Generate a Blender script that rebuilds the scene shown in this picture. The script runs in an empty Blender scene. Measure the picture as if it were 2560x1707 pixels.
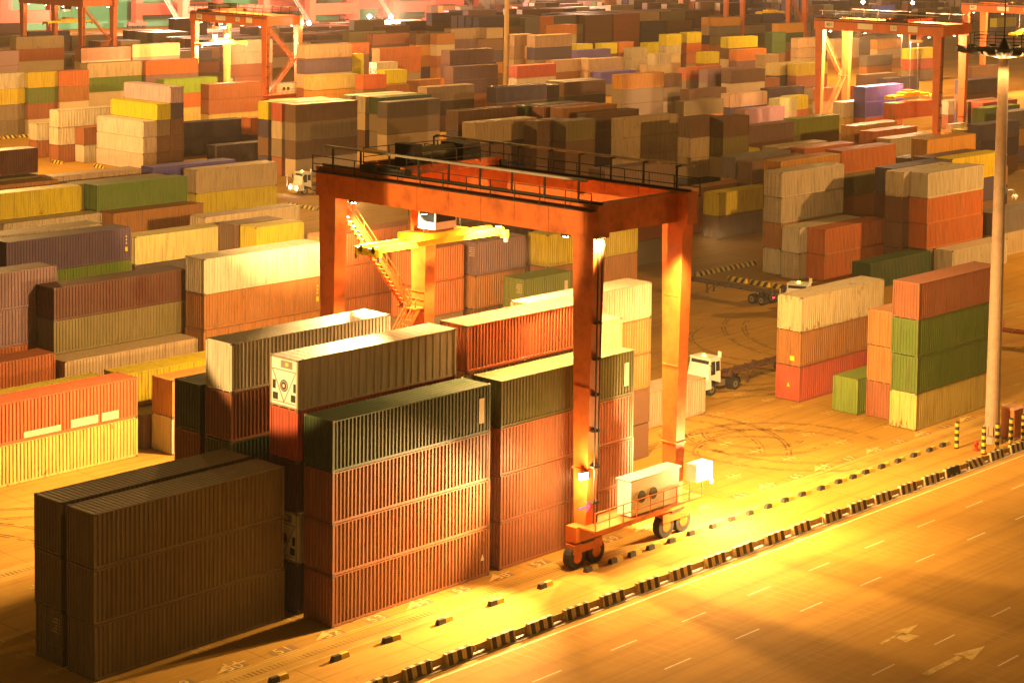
import bpy, math, random
from mathutils import Vector, Matrix
random.seed(7)
SC = bpy.context.scene
COL = SC.collection
R = math.radians
DR = -0.0125            # the yard's rows run a hair off the X axis: y drift per metre


# ------------------------------------------------------------------ mesh helpers
class MB:
    def __init__(s):
        s.v, s.f, s.m, s.mats = [], [], [], []

    def mi(s, mat):
        if mat not in s.mats:
            s.mats.append(mat)
        return s.mats.index(mat)

    def face(s, pts, mat=None):
        b = len(s.v)
        s.v += [tuple(p) for p in pts]
        s.f.append(tuple(range(b, b + len(pts))))
        s.m.append(s.mi(mat))

    def box(s, x0, y0, z0, x1, y1, z1, mat=None):
        s.hexa([(x0, y0, z0), (x1, y0, z0), (x1, y1, z0), (x0, y1, z0),
                (x0, y0, z1), (x1, y0, z1), (x1, y1, z1), (x0, y1, z1)], mat)

    def hexa(s, p, mat=None):
        b = len(s.v)
        s.v += [tuple(q) for q in p]
        k = s.mi(mat)
        for f in ((0, 3, 2, 1), (4, 5, 6, 7), (0, 1, 5, 4), (1, 2, 6, 5), (2, 3, 7, 6), (3, 0, 4, 7)):
            s.f.append(tuple(b + i for i in f))
            s.m.append(k)

    def bar(s, a, b, w, h=None, mat=None):
        """a straight bar of section w x h from a to b"""
        h = h or w
        a, b = Vector(a), Vector(b)
        d = (b - a).normalized()
        up = Vector((0, 0, 1)) if abs(d.z) < .95 else Vector((1, 0, 0))
        r = d.cross(up).normalized()
        u = r.cross(d).normalized()
        q = []
        for c in (a, b):
            for sx, sy in ((-1, -1), (1, -1), (1, 1), (-1, 1)):
                q.append(c + r * (sx * w / 2) + u * (sy * h / 2))
        s.hexa([q[0], q[1], q[2], q[3], q[4], q[5], q[6], q[7]], mat)

    def tube(s, a, b, r0, r1=None, n=10, mat=None, caps=True):
        r1 = r0 if r1 is None else r1
        a, b = Vector(a), Vector(b)
        d = (b - a).normalized()
        up = Vector((0, 0, 1)) if abs(d.z) < .95 else Vector((1, 0, 0))
        x = d.cross(up).normalized()
        y = x.cross(d).normalized()
        base = len(s.v)
        k = s.mi(mat)
        for c, r in ((a, r0), (b, r1)):
            for i in range(n):
                t = 2 * math.pi * i / n
                s.v.append(tuple(c + x * (r * math.cos(t)) + y * (r * math.sin(t))))
        for i in range(n):
            j = (i + 1) % n
            s.f.append((base + i, base + j, base + n + j, base + n + i))
            s.m.append(k)
        if caps:
            s.f.append(tuple(base + i for i in reversed(range(n))))
            s.m.append(k)
            s.f.append(tuple(base + n + i for i in range(n)))
            s.m.append(k)

    def ball(s, c, r, mat=None, n=10, m=6, sz=1.0):
        base = len(s.v)
        k = s.mi(mat)
        for i in range(m + 1):
            t = math.pi * i / m
            for j in range(n):
                p = 2 * math.pi * j / n
                s.v.append((c[0] + r * math.sin(t) * math.cos(p), c[1] + r * math.sin(t) * math.sin(p), c[2] + sz * r * math.cos(t)))
        for i in range(m):
            for j in range(n):
                q = (j + 1) % n
                s.f.append((base + i * n + j, base + (i + 1) * n + j, base + (i + 1) * n + q, base + i * n + q))
                s.m.append(k)

    def prism(s, prof, x0, x1, mat=None):
        """profile of (y, z) points pushed along x"""
        b = len(s.v)
        n = len(prof)
        k = s.mi(mat)
        for x in (x0, x1):
            s.v += [(x, y, z) for y, z in prof]
        for i in range(n):
            j = (i + 1) % n
            s.f.append((b + i, b + j, b + n + j, b + n + i))
            s.m.append(k)
        s.f.append(tuple(b + i for i in reversed(range(n))))
        s.m.append(k)
        s.f.append(tuple(b + n + i for i in range(n)))
        s.m.append(k)

    def mesh(s, name):
        me = bpy.data.meshes.new(name)
        me.from_pydata(s.v, [], s.f)
        for m in s.mats:
            me.materials.append(m)
        me.polygons.foreach_set('material_index', s.m)
        me.update()
        return me

    def build(s, name, parent=None, loc=(0, 0, 0)):
        return link(name, s.mesh(name), parent, loc)


def link(name, me, parent=None, loc=(0, 0, 0), color=None):
    o = bpy.data.objects.new(name, me)
    COL.objects.link(o)
    o.location = loc
    if parent:
        o.parent = parent
    if color:
        o.color = color
    return o


def thing(name, label, cat, loc=(0, 0, 0), rz=0, group=None):
    o = bpy.data.objects.new(name, None)
    COL.objects.link(o)
    o.location = loc
    o.rotation_euler = (0, 0, rz)
    return tag(o, label, cat, group)


def tag(o, label, cat, group=None):
    o['label'] = label
    o['category'] = cat
    if group:
        o['group'] = group
    return o


def struct(o, kind='structure'):
    o['kind'] = kind
    return o


def copy_tree(o, parent=None):
    c = o.copy()
    COL.objects.link(c)
    if parent:
        c.parent = parent
    for ch in list(o.children):
        copy_tree(ch, c)
    return c


# ------------------------------------------------------------------ materials
def newmat(name):
    m = bpy.data.materials.new(name)
    m.use_nodes = True
    nt = m.node_tree
    return m, nt, nt.nodes, nt.links, nt.nodes['Principled BSDF']


def nmath(N, L, op, a, b=None, c=None):
    n = N.new('ShaderNodeMath')
    n.operation = op
    for i, q in enumerate((a, b, c)):
        if q is None:
            continue
        if isinstance(q, (int, float)):
            n.inputs[i].default_value = q
        else:
            L.new(q, n.inputs[i])
    return n.outputs[0]


def nmix(N, L, fac, a, b, blend='MIX'):
    n = N.new('ShaderNodeMix')
    n.data_type = 'RGBA'
    n.blend_type = blend
    for i, q in ((0, fac), (6, a), (7, b)):
        if isinstance(q, (int, float)):
            n.inputs[i].default_value = q
        elif isinstance(q, tuple):
            n.inputs[i].default_value = q if len(q) == 4 else (*q, 1)
        else:
            L.new(q, n.inputs[i])
    return n.outputs[2]


def nnoise(N, L, vec, scale, detail=4, rough=.55, w=None):
    n = N.new('ShaderNodeTexNoise')
    n.inputs['Scale'].default_value = scale
    n.inputs['Detail'].default_value = detail
    n.inputs['Roughness'].default_value = rough
    if w is not None:
        n.noise_dimensions = '4D'
        L.new(w, n.inputs['W'])
    L.new(vec, n.inputs['Vector'])
    return n.outputs['Fac']


def nramp(N, L, fac, lo, hi):
    n = N.new('ShaderNodeMapRange')
    n.inputs['From Min'].default_value = lo
    n.inputs['From Max'].default_value = hi
    L.new(fac, n.inputs['Value'])
    return n.outputs[0]


def nscale(N, L, vec, s):
    n = N.new('ShaderNodeMapping')
    n.inputs['Scale'].default_value = s
    L.new(vec, n.inputs['Vector'])
    return n.outputs[0]


def paint_mat(name, attr=False):
    """weathered container paint: hue from the object colour, rust amount from its alpha"""
    m, nt, N, L, P = newmat(name)
    if attr:
        a = N.new('ShaderNodeAttribute')
        a.attribute_name = 'hue'
        col = a.outputs['Color']
        g = N.new('ShaderNodeNewGeometry')
        vec = g.outputs['Position']
        f = nnoise(N, L, vec, .5, 3)
        c = nmix(N, L, nmath(N, L, 'MULTIPLY', f, .3), col, (.10, .06, .03))
        L.new(c, P.inputs['Base Color'])
        P.inputs['Roughness'].default_value = .6
        return m
    oi = N.new('ShaderNodeObjectInfo')
    tc = N.new('ShaderNodeTexCoord')
    vec = tc.outputs['Object']
    dot = N.new('ShaderNodeVectorMath')
    dot.operation = 'DOT_PRODUCT'
    L.new(oi.outputs['Location'], dot.inputs[0])
    dot.inputs[1].default_value = (1.37, 2.11, 3.7)
    w = dot.outputs['Value']
    # sun-faded patches and road dust
    big = nnoise(N, L, vec, .35, 4, .6, w)
    c = nmix(N, L, nmath(N, L, 'MULTIPLY', nramp(N, L, big, .35, .75), .22), oi.outputs['Color'], (.30, .23, .14))
    streak = nnoise(N, L, nscale(N, L, vec, (5, 5, .35)), 1.0, 4, .6, w)
    c = nmix(N, L, nmath(N, L, 'MULTIPLY', nramp(N, L, streak, .46, .78), .6), c, (.085, .055, .03))
    fine = nnoise(N, L, vec, 9, 5, .7, w)
    val = nramp(N, L, fine, .2, .9)
    c = nmix(N, L, .22, c, nmix(N, L, val, (.25, .2, .15), (1, 1, 1)), 'MULTIPLY')
    # rust: blooms, more of it low down and along the bottom rail, amount from alpha
    sep = N.new('ShaderNodeSeparateXYZ')
    L.new(vec, sep.inputs[0])
    low = nramp(N, L, sep.outputs['Z'], 1.0, .05)
    rn = nmath(N, L, 'ADD', nmath(N, L, 'MULTIPLY', nnoise(N, L, nscale(N, L, vec, (2.6, 2.6, .8)), 1.2, 7, .7, w), .62), nmath(N, L, 'MULTIPLY', nnoise(N, L, vec, .3, 2, .5, w), .38))
    am = nmath(N, L, 'ADD', nmath(N, L, 'MULTIPLY', low, .05), nmath(N, L, 'MULTIPLY', oi.outputs['Alpha'], .14))
    rust = nramp(N, L, nmath(N, L, 'ADD', rn, am), .66, .72)
    c = nmix(N, L, nmath(N, L, 'MULTIPLY', rust, .85), c, nmix(N, L, fine, (.05, .018, .008), (.17, .06, .02)))
    L.new(c, P.inputs['Base Color'])
    r = nmath(N, L, 'ADD', .38, nmath(N, L, 'MULTIPLY', nmath(N, L, 'ADD', big, rust), .22))
    L.new(r, P.inputs['Roughness'])
    P.inputs['Specular IOR Level'].default_value = .4
    b = N.new('ShaderNodeBump')
    b.inputs['Strength'].default_value = .25
    b.inputs['Distance'].default_value = .02
    L.new(nnoise(N, L, vec, 1.6, 3, .6, w), b.inputs['Height'])
    L.new(b.outputs[0], P.inputs['Normal'])
    return m


def plain_mat(name, col, rough=.5, metal=0, grime=.3, scale=2.0):
    m, nt, N, L, P = newmat(name)
    tc = N.new('ShaderNodeTexCoord')
    f = nnoise(N, L, tc.outputs['Object'], scale, 5, .65)
    c = nmix(N, L, nmath(N, L, 'MULTIPLY', nramp(N, L, f, .45, .75), grime), (*col, 1), tuple(q * .35 for q in col) + (1,))
    L.new(c, P.inputs['Base Color'])
    P.inputs['Roughness'].default_value = rough
    P.inputs['Metallic'].default_value = metal
    return m


def glow_mat(name, col, s):
    m, nt, N, L, P = newmat(name)
    P.inputs['Base Color'].default_value = (*col, 1)
    P.inputs['Emission Color'].default_value = (*col, 1)
    P.inputs['Emission Strength'].default_value = s
    return m


def stripe_mat(name, dark, light, n_axis, period, slant=0.0, phase=0.0, duty=.5):
    """painted warning stripes across the object's own axis"""
    m, nt, N, L, P = newmat(name)
    tc = N.new('ShaderNodeTexCoord')
    sep = N.new('ShaderNodeSeparateXYZ')
    L.new(tc.outputs['Object'], sep.inputs[0])
    v = nmath(N, L, 'ADD', sep.outputs[n_axis], nmath(N, L, 'MULTIPLY', sep.outputs[2], slant))
    v = nmath(N, L, 'FRACT', nmath(N, L, 'ADD', nmath(N, L, 'DIVIDE', v, period), 50 + phase))
    s = nmath(N, L, 'GREATER_THAN', v, duty)
    f = nnoise(N, L, tc.outputs['Object'], 5, 5, .7)
    c = nmix(N, L, s, (*dark, 1), (*light, 1))
    c = nmix(N, L, nmath(N, L, 'MULTIPLY', nramp(N, L, f, .45, .75), .45), c, (.12, .09, .06))
    L.new(c, P.inputs['Base Color'])
    P.inputs['Roughness'].default_value = .75
    return m


def worn_mat(name, col):
    """road paint scuffed through to the paving"""
    m, nt, N, L, P = newmat(name)
    g = N.new('ShaderNodeNewGeometry')
    f = nnoise(N, L, g.outputs['Position'], 1.6, 7, .75)
    c = nmix(N, L, nramp(N, L, f, .46, .66), (*col, 1), (.37, .21, .04, 1))
    L.new(c, P.inputs['Base Color'])
    P.inputs['Roughness'].default_value = .85
    P.inputs['Specular IOR Level'].default_value = .12
    return m


PAINT = paint_mat('container_paint')
MASSP = paint_mat('mass_paint', True)
DARK = plain_mat('dark_steel', (.03, .027, .025), .6, .3)
STEEL = plain_mat('worn_steel', (.28, .26, .23), .45, .6)
CAST = plain_mat('casting_steel', (.16, .12, .09), .55, .3, .5, 8)
UNDER = plain_mat('under_floor', (.035, .028, .02), .8)
WHITE = plain_mat('white_paint', (.74, .72, .66), .45, 0, .25, 1.2)
PATCH = plain_mat('patch_white', (.60, .50, .32), .5, 0, .2, 3)
YEL = plain_mat('sticker_yellow', (.85, .62, .03), .5, 0, .1)
RUB = plain_mat('tyre_rubber', (.022, .021, .02), .85)
GLASS = plain_mat('cab_glass', (.03, .035, .04), .08, 0, .1)
ORANGE = plain_mat('crane_orange', (.50, .125, .02), .5, 0, .75, .9)
ORANGE2 = plain_mat('crane_orange_worn', (.55, .14, .035), .45, 0, .4, .4)
REDCR = plain_mat('quay_crane_red', (.62, .12, .07), .5, 0, .25, .1)
GREEN = plain_mat('hull_green', (.06, .30, .15), .5, 0, .25, .04)
MAUVE = plain_mat('hull_mauve', (.14, .10, .11), .6, 0, .3, .04)
BLACKP = plain_mat('black_paint', (.03, .028, .025), .6, 0, .35, 4)
CONC = plain_mat('pole_concrete', (.36, .26, .18), .7, 0, .4, 1.0)
RAILC = plain_mat('rail_concrete', (.40, .28, .12), .75, 0, .4, 3)
GALV = plain_mat('galvanised', (.33, .31, .28), .5, .5)
CABO = plain_mat('cabinet_orange', (.52, .20, .07), .5, 0, .3)
REDP = plain_mat('red_paint', (.55, .05, .03), .5)
LAMP = glow_mat('lamp_glow', (1, .78, .42), 60)
LAMPW = glow_mat('lamp_white', (1, .9, .72), 40)
LED = glow_mat('led_red', (1, .03, .07), 1.1)
BEAC = glow_mat('beacon_glow', (1, .62, .05), 5)
HEAD = glow_mat('headlight_glow', (.9, .95, 1), 30)
TUBE = glow_mat('tube_light', (1, .8, .5), 12)
MARK = plain_mat('road_paint', (.62, .50, .27), .8, 0, .5, 3)
FADED = worn_mat('worn_marking', (.62, .44, .15))
SCUFF = worn_mat('tyre_scuff', (.15, .08, .02))
KYEL = plain_mat('kerb_yellow', (.58, .42, .05), .7, 0, .5, 4)
MARKY = plain_mat('yellow_road_paint', (.62, .44, .06), .6, 0, .6, 3)
NUMBG = plain_mat('number_panel', (.22, .12, .03), .8, 0, .4, 3)
BARR = stripe_mat('barrier_stripes', (.05, .042, .035), (.56, .44, .20), 0, .66, 0, .25)
BARRD = stripe_mat('barrier_slanted', (.05, .042, .035), (.56, .44, .20), 0, .66, .55, .25)
KERBY = stripe_mat('kerb_yellow_black', (.03, .027, .022), (.70, .50, .04), 0, .9, .6)
POSTS = stripe_mat('post_rings', (.03, .027, .022), (.72, .52, .04), 2, .52, 0, .25)
CHEV = stripe_mat('bumper_chevrons', (.03, .03, .03), (.75, .66, .3), 1, .32, .9)


def ground_mat():
    m, nt, N, L, P = newmat('yard_ground')
    g = N.new('ShaderNodeNewGeometry')
    vec = g.outputs['Position']
    c = nmix(N, L, nramp(N, L, nnoise(N, L, vec, .06, 6, .65), .35, .7), (.34, .185, .030), (.47, .268, .050))
    st = nnoise(N, L, nscale(N, L, vec, (.06, 1.3, 1)), 1.0, 6, .7)       # tyre streaks along the lanes
    c = nmix(N, L, nmath(N, L, 'MULTIPLY', nramp(N, L, st, .5, .78), .55), c, (.10, .052, .012))
    st2 = nnoise(N, L, nscale(N, L, vec, (.10, .9, 1)), 1.7, 5, .6)
    c = nmix(N, L, nmath(N, L, 'MULTIPLY', nramp(N, L, st2, .58, .75), .35), c, (.46, .29, .075))
    bl = nnoise(N, L, vec, .9, 6, .75)
    c = nmix(N, L, nmath(N, L, 'MULTIPLY', nramp(N, L, bl, .58, .78), .5), c, (.07, .04, .018))
    # slab joints
    sep = N.new('ShaderNodeSeparateXYZ')
    L.new(vec, sep.inputs[0])
    jx = nmath(N, L, 'LESS_THAN', nmath(N, L, 'FRACT', nmath(N, L, 'DIVIDE', nmath(N, L, 'ADD', sep.outputs[0], 1000.8), 6.55)), .008)
    jy = nmath(N, L, 'LESS_THAN', nmath(N, L, 'FRACT', nmath(N, L, 'DIVIDE', nmath(N, L, 'ADD', sep.outputs[1], 1001.1), 4.5)), .010)
    c = nmix(N, L, nmath(N, L, 'MULTIPLY', nmath(N, L, 'MAXIMUM', jx, jy), .55), c, (.05, .03, .014))
    fine = nnoise(N, L, vec, 14, 4, .7)
    c = nmix(N, L, .3, c, nmix(N, L, fine, (.45, .45, .45), (1, 1, 1)), 'MULTIPLY')
    L.new(c, P.inputs['Base Color'])
    r = nramp(N, L, bl, .9, .3)
    L.new(nmath(N, L, 'ADD', nmath(N, L, 'MULTIPLY', r, .2), .75), P.inputs['Roughness'])
    P.inputs['Specular IOR Level'].default_value = .12
    b = N.new('ShaderNodeBump')
    b.inputs['Strength'].default_value = .3
    b.inputs['Distance'].default_value = .02
    L.new(fine, b.inputs['Height'])
    L.new(b.outputs[0], P.inputs['Normal'])
    return m


def road_mat():
    m, nt, N, L, P = newmat('road_concrete')
    tc = N.new('ShaderNodeTexCoord')
    vec = tc.outputs['Object']
    sep = N.new('ShaderNodeSeparateXYZ')
    L.new(vec, sep.inputs[0])
    c = nmix(N, L, nramp(N, L, nnoise(N, L, vec, .35, 6, .7), .3, .7), (.37, .195, .032), (.44, .245, .046))
    lane = nnoise(N, L, nscale(N, L, vec, (.006, 1.1, 1)), 1.0, 4, .6)       # wheel tracks
    c = nmix(N, L, nmath(N, L, 'MULTIPLY', nramp(N, L, lane, .45, .75), .45), c, (.16, .085, .02))
    # sealed grooves across the carriageway
    wob = nmath(N, L, 'MULTIPLY', nnoise(N, L, nscale(N, L, vec, (.2, .6, 1)), 1.0, 2), .35)
    v = nmath(N, L, 'ADD', nmath(N, L, 'ADD', sep.outputs[0], nmath(N, L, 'MULTIPLY', sep.outputs[1], .03)), wob)
    v = nmath(N, L, 'FRACT', nmath(N, L, 'DIVIDE', nmath(N, L, 'ADD', v, 500), .82))
    s = nmath(N, L, 'LESS_THAN', v, .10)
    pat = nramp(N, L, nnoise(N, L, vec, .25, 3), .42, .62)
    c = nmix(N, L, nmath(N, L, 'MULTIPLY', s, nmath(N, L, 'MULTIPLY', pat, .6)), c, (.46, .30, .09))
    fine = nnoise(N, L, vec, 18, 4, .7)
    c = nmix(N, L, .25, c, nmix(N, L, fine, (.5, .5, .5), (1, 1, 1)), 'MULTIPLY')
    spot = nnoise(N, L, vec, 1.1, 5, .8)
    c = nmix(N, L, nmath(N, L, 'MULTIPLY', nramp(N, L, spot, .66, .74), .6), c, (.06, .035, .015))
    L.new(c, P.inputs['Base Color'])
    P.inputs['Roughness'].default_value = .85
    P.inputs['Specular IOR Level'].default_value = .12
    return m


def strip_mat():
    m, nt, N, L, P = newmat('runway_concrete')
    tc = N.new('ShaderNodeTexCoord')
    vec = tc.outputs['Object']
    sep = N.new('ShaderNodeSeparateXYZ')
    L.new(vec, sep.inputs[0])
    c = nmix(N, L, nramp(N, L, nnoise(N, L, vec, .3, 5), .35, .7), (.35, .20, .035), (.48, .30, .07))
    # tread prints: short cross bars in one dark track
    tr = nmath(N, L, 'LESS_THAN', nmath(N, L, 'ABSOLUTE', nmath(N, L, 'SUBTRACT', sep.outputs[1], .05)), .26)
    bars = nmath(N, L, 'LESS_THAN', nmath(N, L, 'FRACT', nmath(N, L, 'MULTIPLY', nmath(N, L, 'ADD', sep.outputs[0], 500), 3.6)), .5)
    brk = nramp(N, L, nnoise(N, L, nscale(N, L, vec, (.35, .1, 1)), 1.0, 4), .35, .6)
    c = nmix(N, L, nmath(N, L, 'MULTIPLY', nmath(N, L, 'MULTIPLY', tr, bars), nmath(N, L, 'MULTIPLY', brk, .7)), c, (.08, .05, .02))
    dk = nnoise(N, L, nscale(N, L, vec, (.05, 2.2, 1)), 1.0, 4)
    c = nmix(N, L, nmath(N, L, 'MULTIPLY', nramp(N, L, dk, .5, .7), .5), c, (.13, .08, .03))
    L.new(c, P.inputs['Base Color'])
    P.inputs['Roughness'].default_value = .8
    P.inputs['Specular IOR Level'].default_value = .12
    return m


GROUND, ROAD, STRIP = ground_mat(), road_mat(), strip_mat()

# ------------------------------------------------------------------ container kit
W = 2.438
LEN = {4: 12.192, 2: 6.058, 9: 12.192}
CACHE = {}


def corr(mb, mapf, a0, a1, pitch, d, flat=.36):
    """a corrugated sheet: mapf(t, depth) -> (bottom point, top point)"""
    n = max(2, round((a1 - a0) / pitch))
    p = (a1 - a0) / n
    sl = (.5 - flat) * p
    prof = []
    for i in range(n):
        t = a0 + i * p
        prof += [(t, d), (t + flat * p, d), (t + flat * p + sl, 0), (t + 2 * flat * p + sl, 0)]
    prof.append((a1, d))
    b = len(mb.v)
    for t, q in prof:
        lo, hi = mapf(t, q)
        mb.v += [lo, hi]
    k = mb.mi(PAINT)
    for i in range(len(prof) - 1):
        mb.f.append((b + 2 * i, b + 2 * i + 2, b + 2 * i + 3, b + 2 * i + 1))
        mb.m.append(k)


def kit(L, H, reefer=False):
    """meshes of one container size; the near bottom corner is the origin"""
    key = (L, round(H, 3), reefer)
    if key in CACHE:
        return CACHE[key]
    K = {}
    l = LEN[L]
    cr = random.Random(int(l * 10 + H * 100))
    m = MB()
    for x in (0, l - .15):
        for y in (0, W - .13):
            m.box(x, y, .118, x + .15, y + .13, H - .118, PAINT)
    for y in (.012, W - .062):
        m.box(.15, y, .02, l - .15, y + .05, .17, PAINT)
        m.box(.15, y, H - .085, l - .15, y + .05, H - .02, PAINT)
    for x in (.012, l - .082):
        m.box(x, .13, H - .125, x + .07, W - .13, H - .012, PAINT)
        m.box(x, .13, .06, x + .07, W - .13, .16, PAINT)
        for y in (.13, .72, 1.6, W - .24):
            m.box(x, y, .012, x + .07, y + .11, .06, PAINT)
    m.box(.15, .09, .08, l - .15, W - .09, .15, UNDER)
    K['frame'] = m.mesh('frame')
    m = MB()
    e = .004
    for x in (-e, l - .178 + e):
        for y in (-e, W - .162 + e):
            for z in (0, H - .118):
                m.box(x, y, z, x + .178, y + .162, z + .118, CAST)
    fm = K['frame']
    b = len(m.v)
    m.v += [tuple(v.co) for v in fm.vertices]
    for p in fm.polygons:
        m.f.append(tuple(b + i for i in p.vertices))
        m.m.append(m.mi(fm.materials[p.material_index]))
    K['frame_c'] = m.mesh('frame')
    m = MB()
    m.box(0, 0, 0, .178, .162, .118, CAST)
    for s in (-1, 1):
        m.box(.05, -.001 if s < 0 else .161, .03, .128, .001 if s < 0 else .163, .088, BLACKP)
    K['casting'] = m.mesh('corner_casting')
    if reefer:
        m = MB()
        m.box(.15, .02, .17, l - .15, .06, H - .085, PAINT)
        for i in range(int((l - .4) / .58)):
            x = .45 + i * .58
            m.box(x, .012, .18, x + .035, .02, H - .09, PAINT)
        K['side'] = m.mesh('side_panel')
        m = MB()
        m.box(.03, .05, H - .06, l - .03, W - .05, H - .012, PAINT)
        for i in range(int((l - .5) / .58)):
            x = .45 + i * .58
            m.box(x, .06, H - .012, x + .04, W - .06, H - .004, PAINT)
        K['roof'] = m.mesh('roof_panel')
    else:
        m = MB()
        ph = cr.random() * 6
        corr(m, lambda t, q: ((t + .02 * math.sin(t * 2.1 + ph), .012 + q + .012 * abs(math.sin(t * 1.3 + ph)), .165), (t, .012 + q + .012 * abs(math.sin(t * 1.7 + ph)), H - .08)), .15, l - .15, .278, .055, .33)
        K['side'] = m.mesh('side_panel')
        m = MB()
        corr(m, lambda t, q: ((t, .06, H - .035 + q), (t, W - .06, H - .035 + q)), .08, l - .08, .30, .020, .30)
        K['roof'] = m.mesh('roof_panel')
    m = MB()
    corr(m, lambda t, q: ((.02 + q, t, .16), (.02 + q, t, H - .12)), .13, W - .13, .262, .045)
    K['end'] = m.mesh('end_panel')
    # a door leaf hangs from y = 0 to y = wd at x = 0, seen from outside (-x)
    wd = (W - .26) / 2 - .006
    m = MB()
    m.box(.045, 0, .16, .075, wd, H - .125, PAINT)
    for i in range(4):
        z = .28 + i * (H - .55) / 4
        m.box(.032, .07, z, .045, wd - .07, z + (H - .55) / 4 - .08, PAINT)
    K['door'] = m.mesh('door')
    m = MB()
    m.tube((.018, 0, .12), (.018, 0, H - .08), .020, n=6, mat=STEEL)
    for z in (.5, 1.0, H - .6):
        m.box(.0, -.06, z, .03, .06, z + .07, STEEL)
    m.box(.0, 0, .95, .02, .34, 1.0, STEEL)
    K['bar'] = m.mesh('locking_bar')
    # one-piece shell for the far ones
    m = MB()
    for part in ('frame_c', 'side', 'roof', 'end'):
        me = K[part]
        b = len(m.v)
        m.v += [tuple(v.co) for v in me.vertices]
        for p in me.polygons:
            m.f.append(tuple(b + i for i in p.vertices))
            m.m.append(m.mi(me.materials[p.material_index]))
    me = K['side']
    b = len(m.v)
    m.v += [(v.co.x, W - v.co.y, v.co.z) for v in me.vertices]
    for p in me.polygons:
        m.f.append(tuple(b + i for i in p.vertices))
        m.m.append(m.mi(PAINT))
    m.box(l - .08, .13, .16, l - .05, W - .13, H - .12, PAINT)
    K['shell'] = m.mesh('container_shell')
    CACHE[key] = K
    return K


# unit face of a refrigerated container: panel > V braces, fan, vents (all at x < 0 side)
def reefer_unit(root, H, col):
    m = MB()
    m.box(.02, .13, .16, .05, W - .13, H - .12, WHITE)
    u = m.build('refrigeration_unit', root)
    u.color = col
    m = MB()
    m.bar((.012, .20, H - .75), (.012, 1.22, .35), .05, .03, STEEL)
    m.bar((.012, W - .20, H - .75), (.012, 1.22, .35), .05, .03, STEEL)
    m.box(.0, .2, .30, .02, W - .2, .34, STEEL)
    m.box(.0, .18, H - .78, .02, W - .18, H - .74, STEEL)
    m.build('brace', u)
    m = MB()
    m.tube((.02, 1.22, H * .44), (-.005, 1.22, H * .44), .34, n=20, mat=BLACKP)
    m.tube((-.005, 1.22, H * .44), (-.012, 1.22, H * .44), .30, .28, 20, GALV)
    m.tube((-.012, 1.22, H * .44), (-.018, 1.22, H * .44), .20, n=16, mat=BLACKP)
    m.box(-.022, 1.14, H * .44 - .09, -.016, 1.30, H * .44 + .09, WHITE)
    m.build('fan_grille', u)
    for y0, y1, z0, z1 in ((.22, .62, .45, .85), (1.75, 2.2, .4, .8), (.2, .42, 1.0, 1.5), (1.95, 2.22, 1.0, 1.5)):
        m = MB()
        m.box(.006, y0, z0, .02, y1, z1, BLACKP)
        m.build('vent', u)
    m = MB()
    m.box(.008, .5, H - .62, .02, 1.5, H - .2, GALV)
    m.build('control_panel', u)
    m = MB()
    m.box(.002, .85, H - .5, .009, 1.1, H - .3, YEL)
    m.build('warning_label', u)


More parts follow.
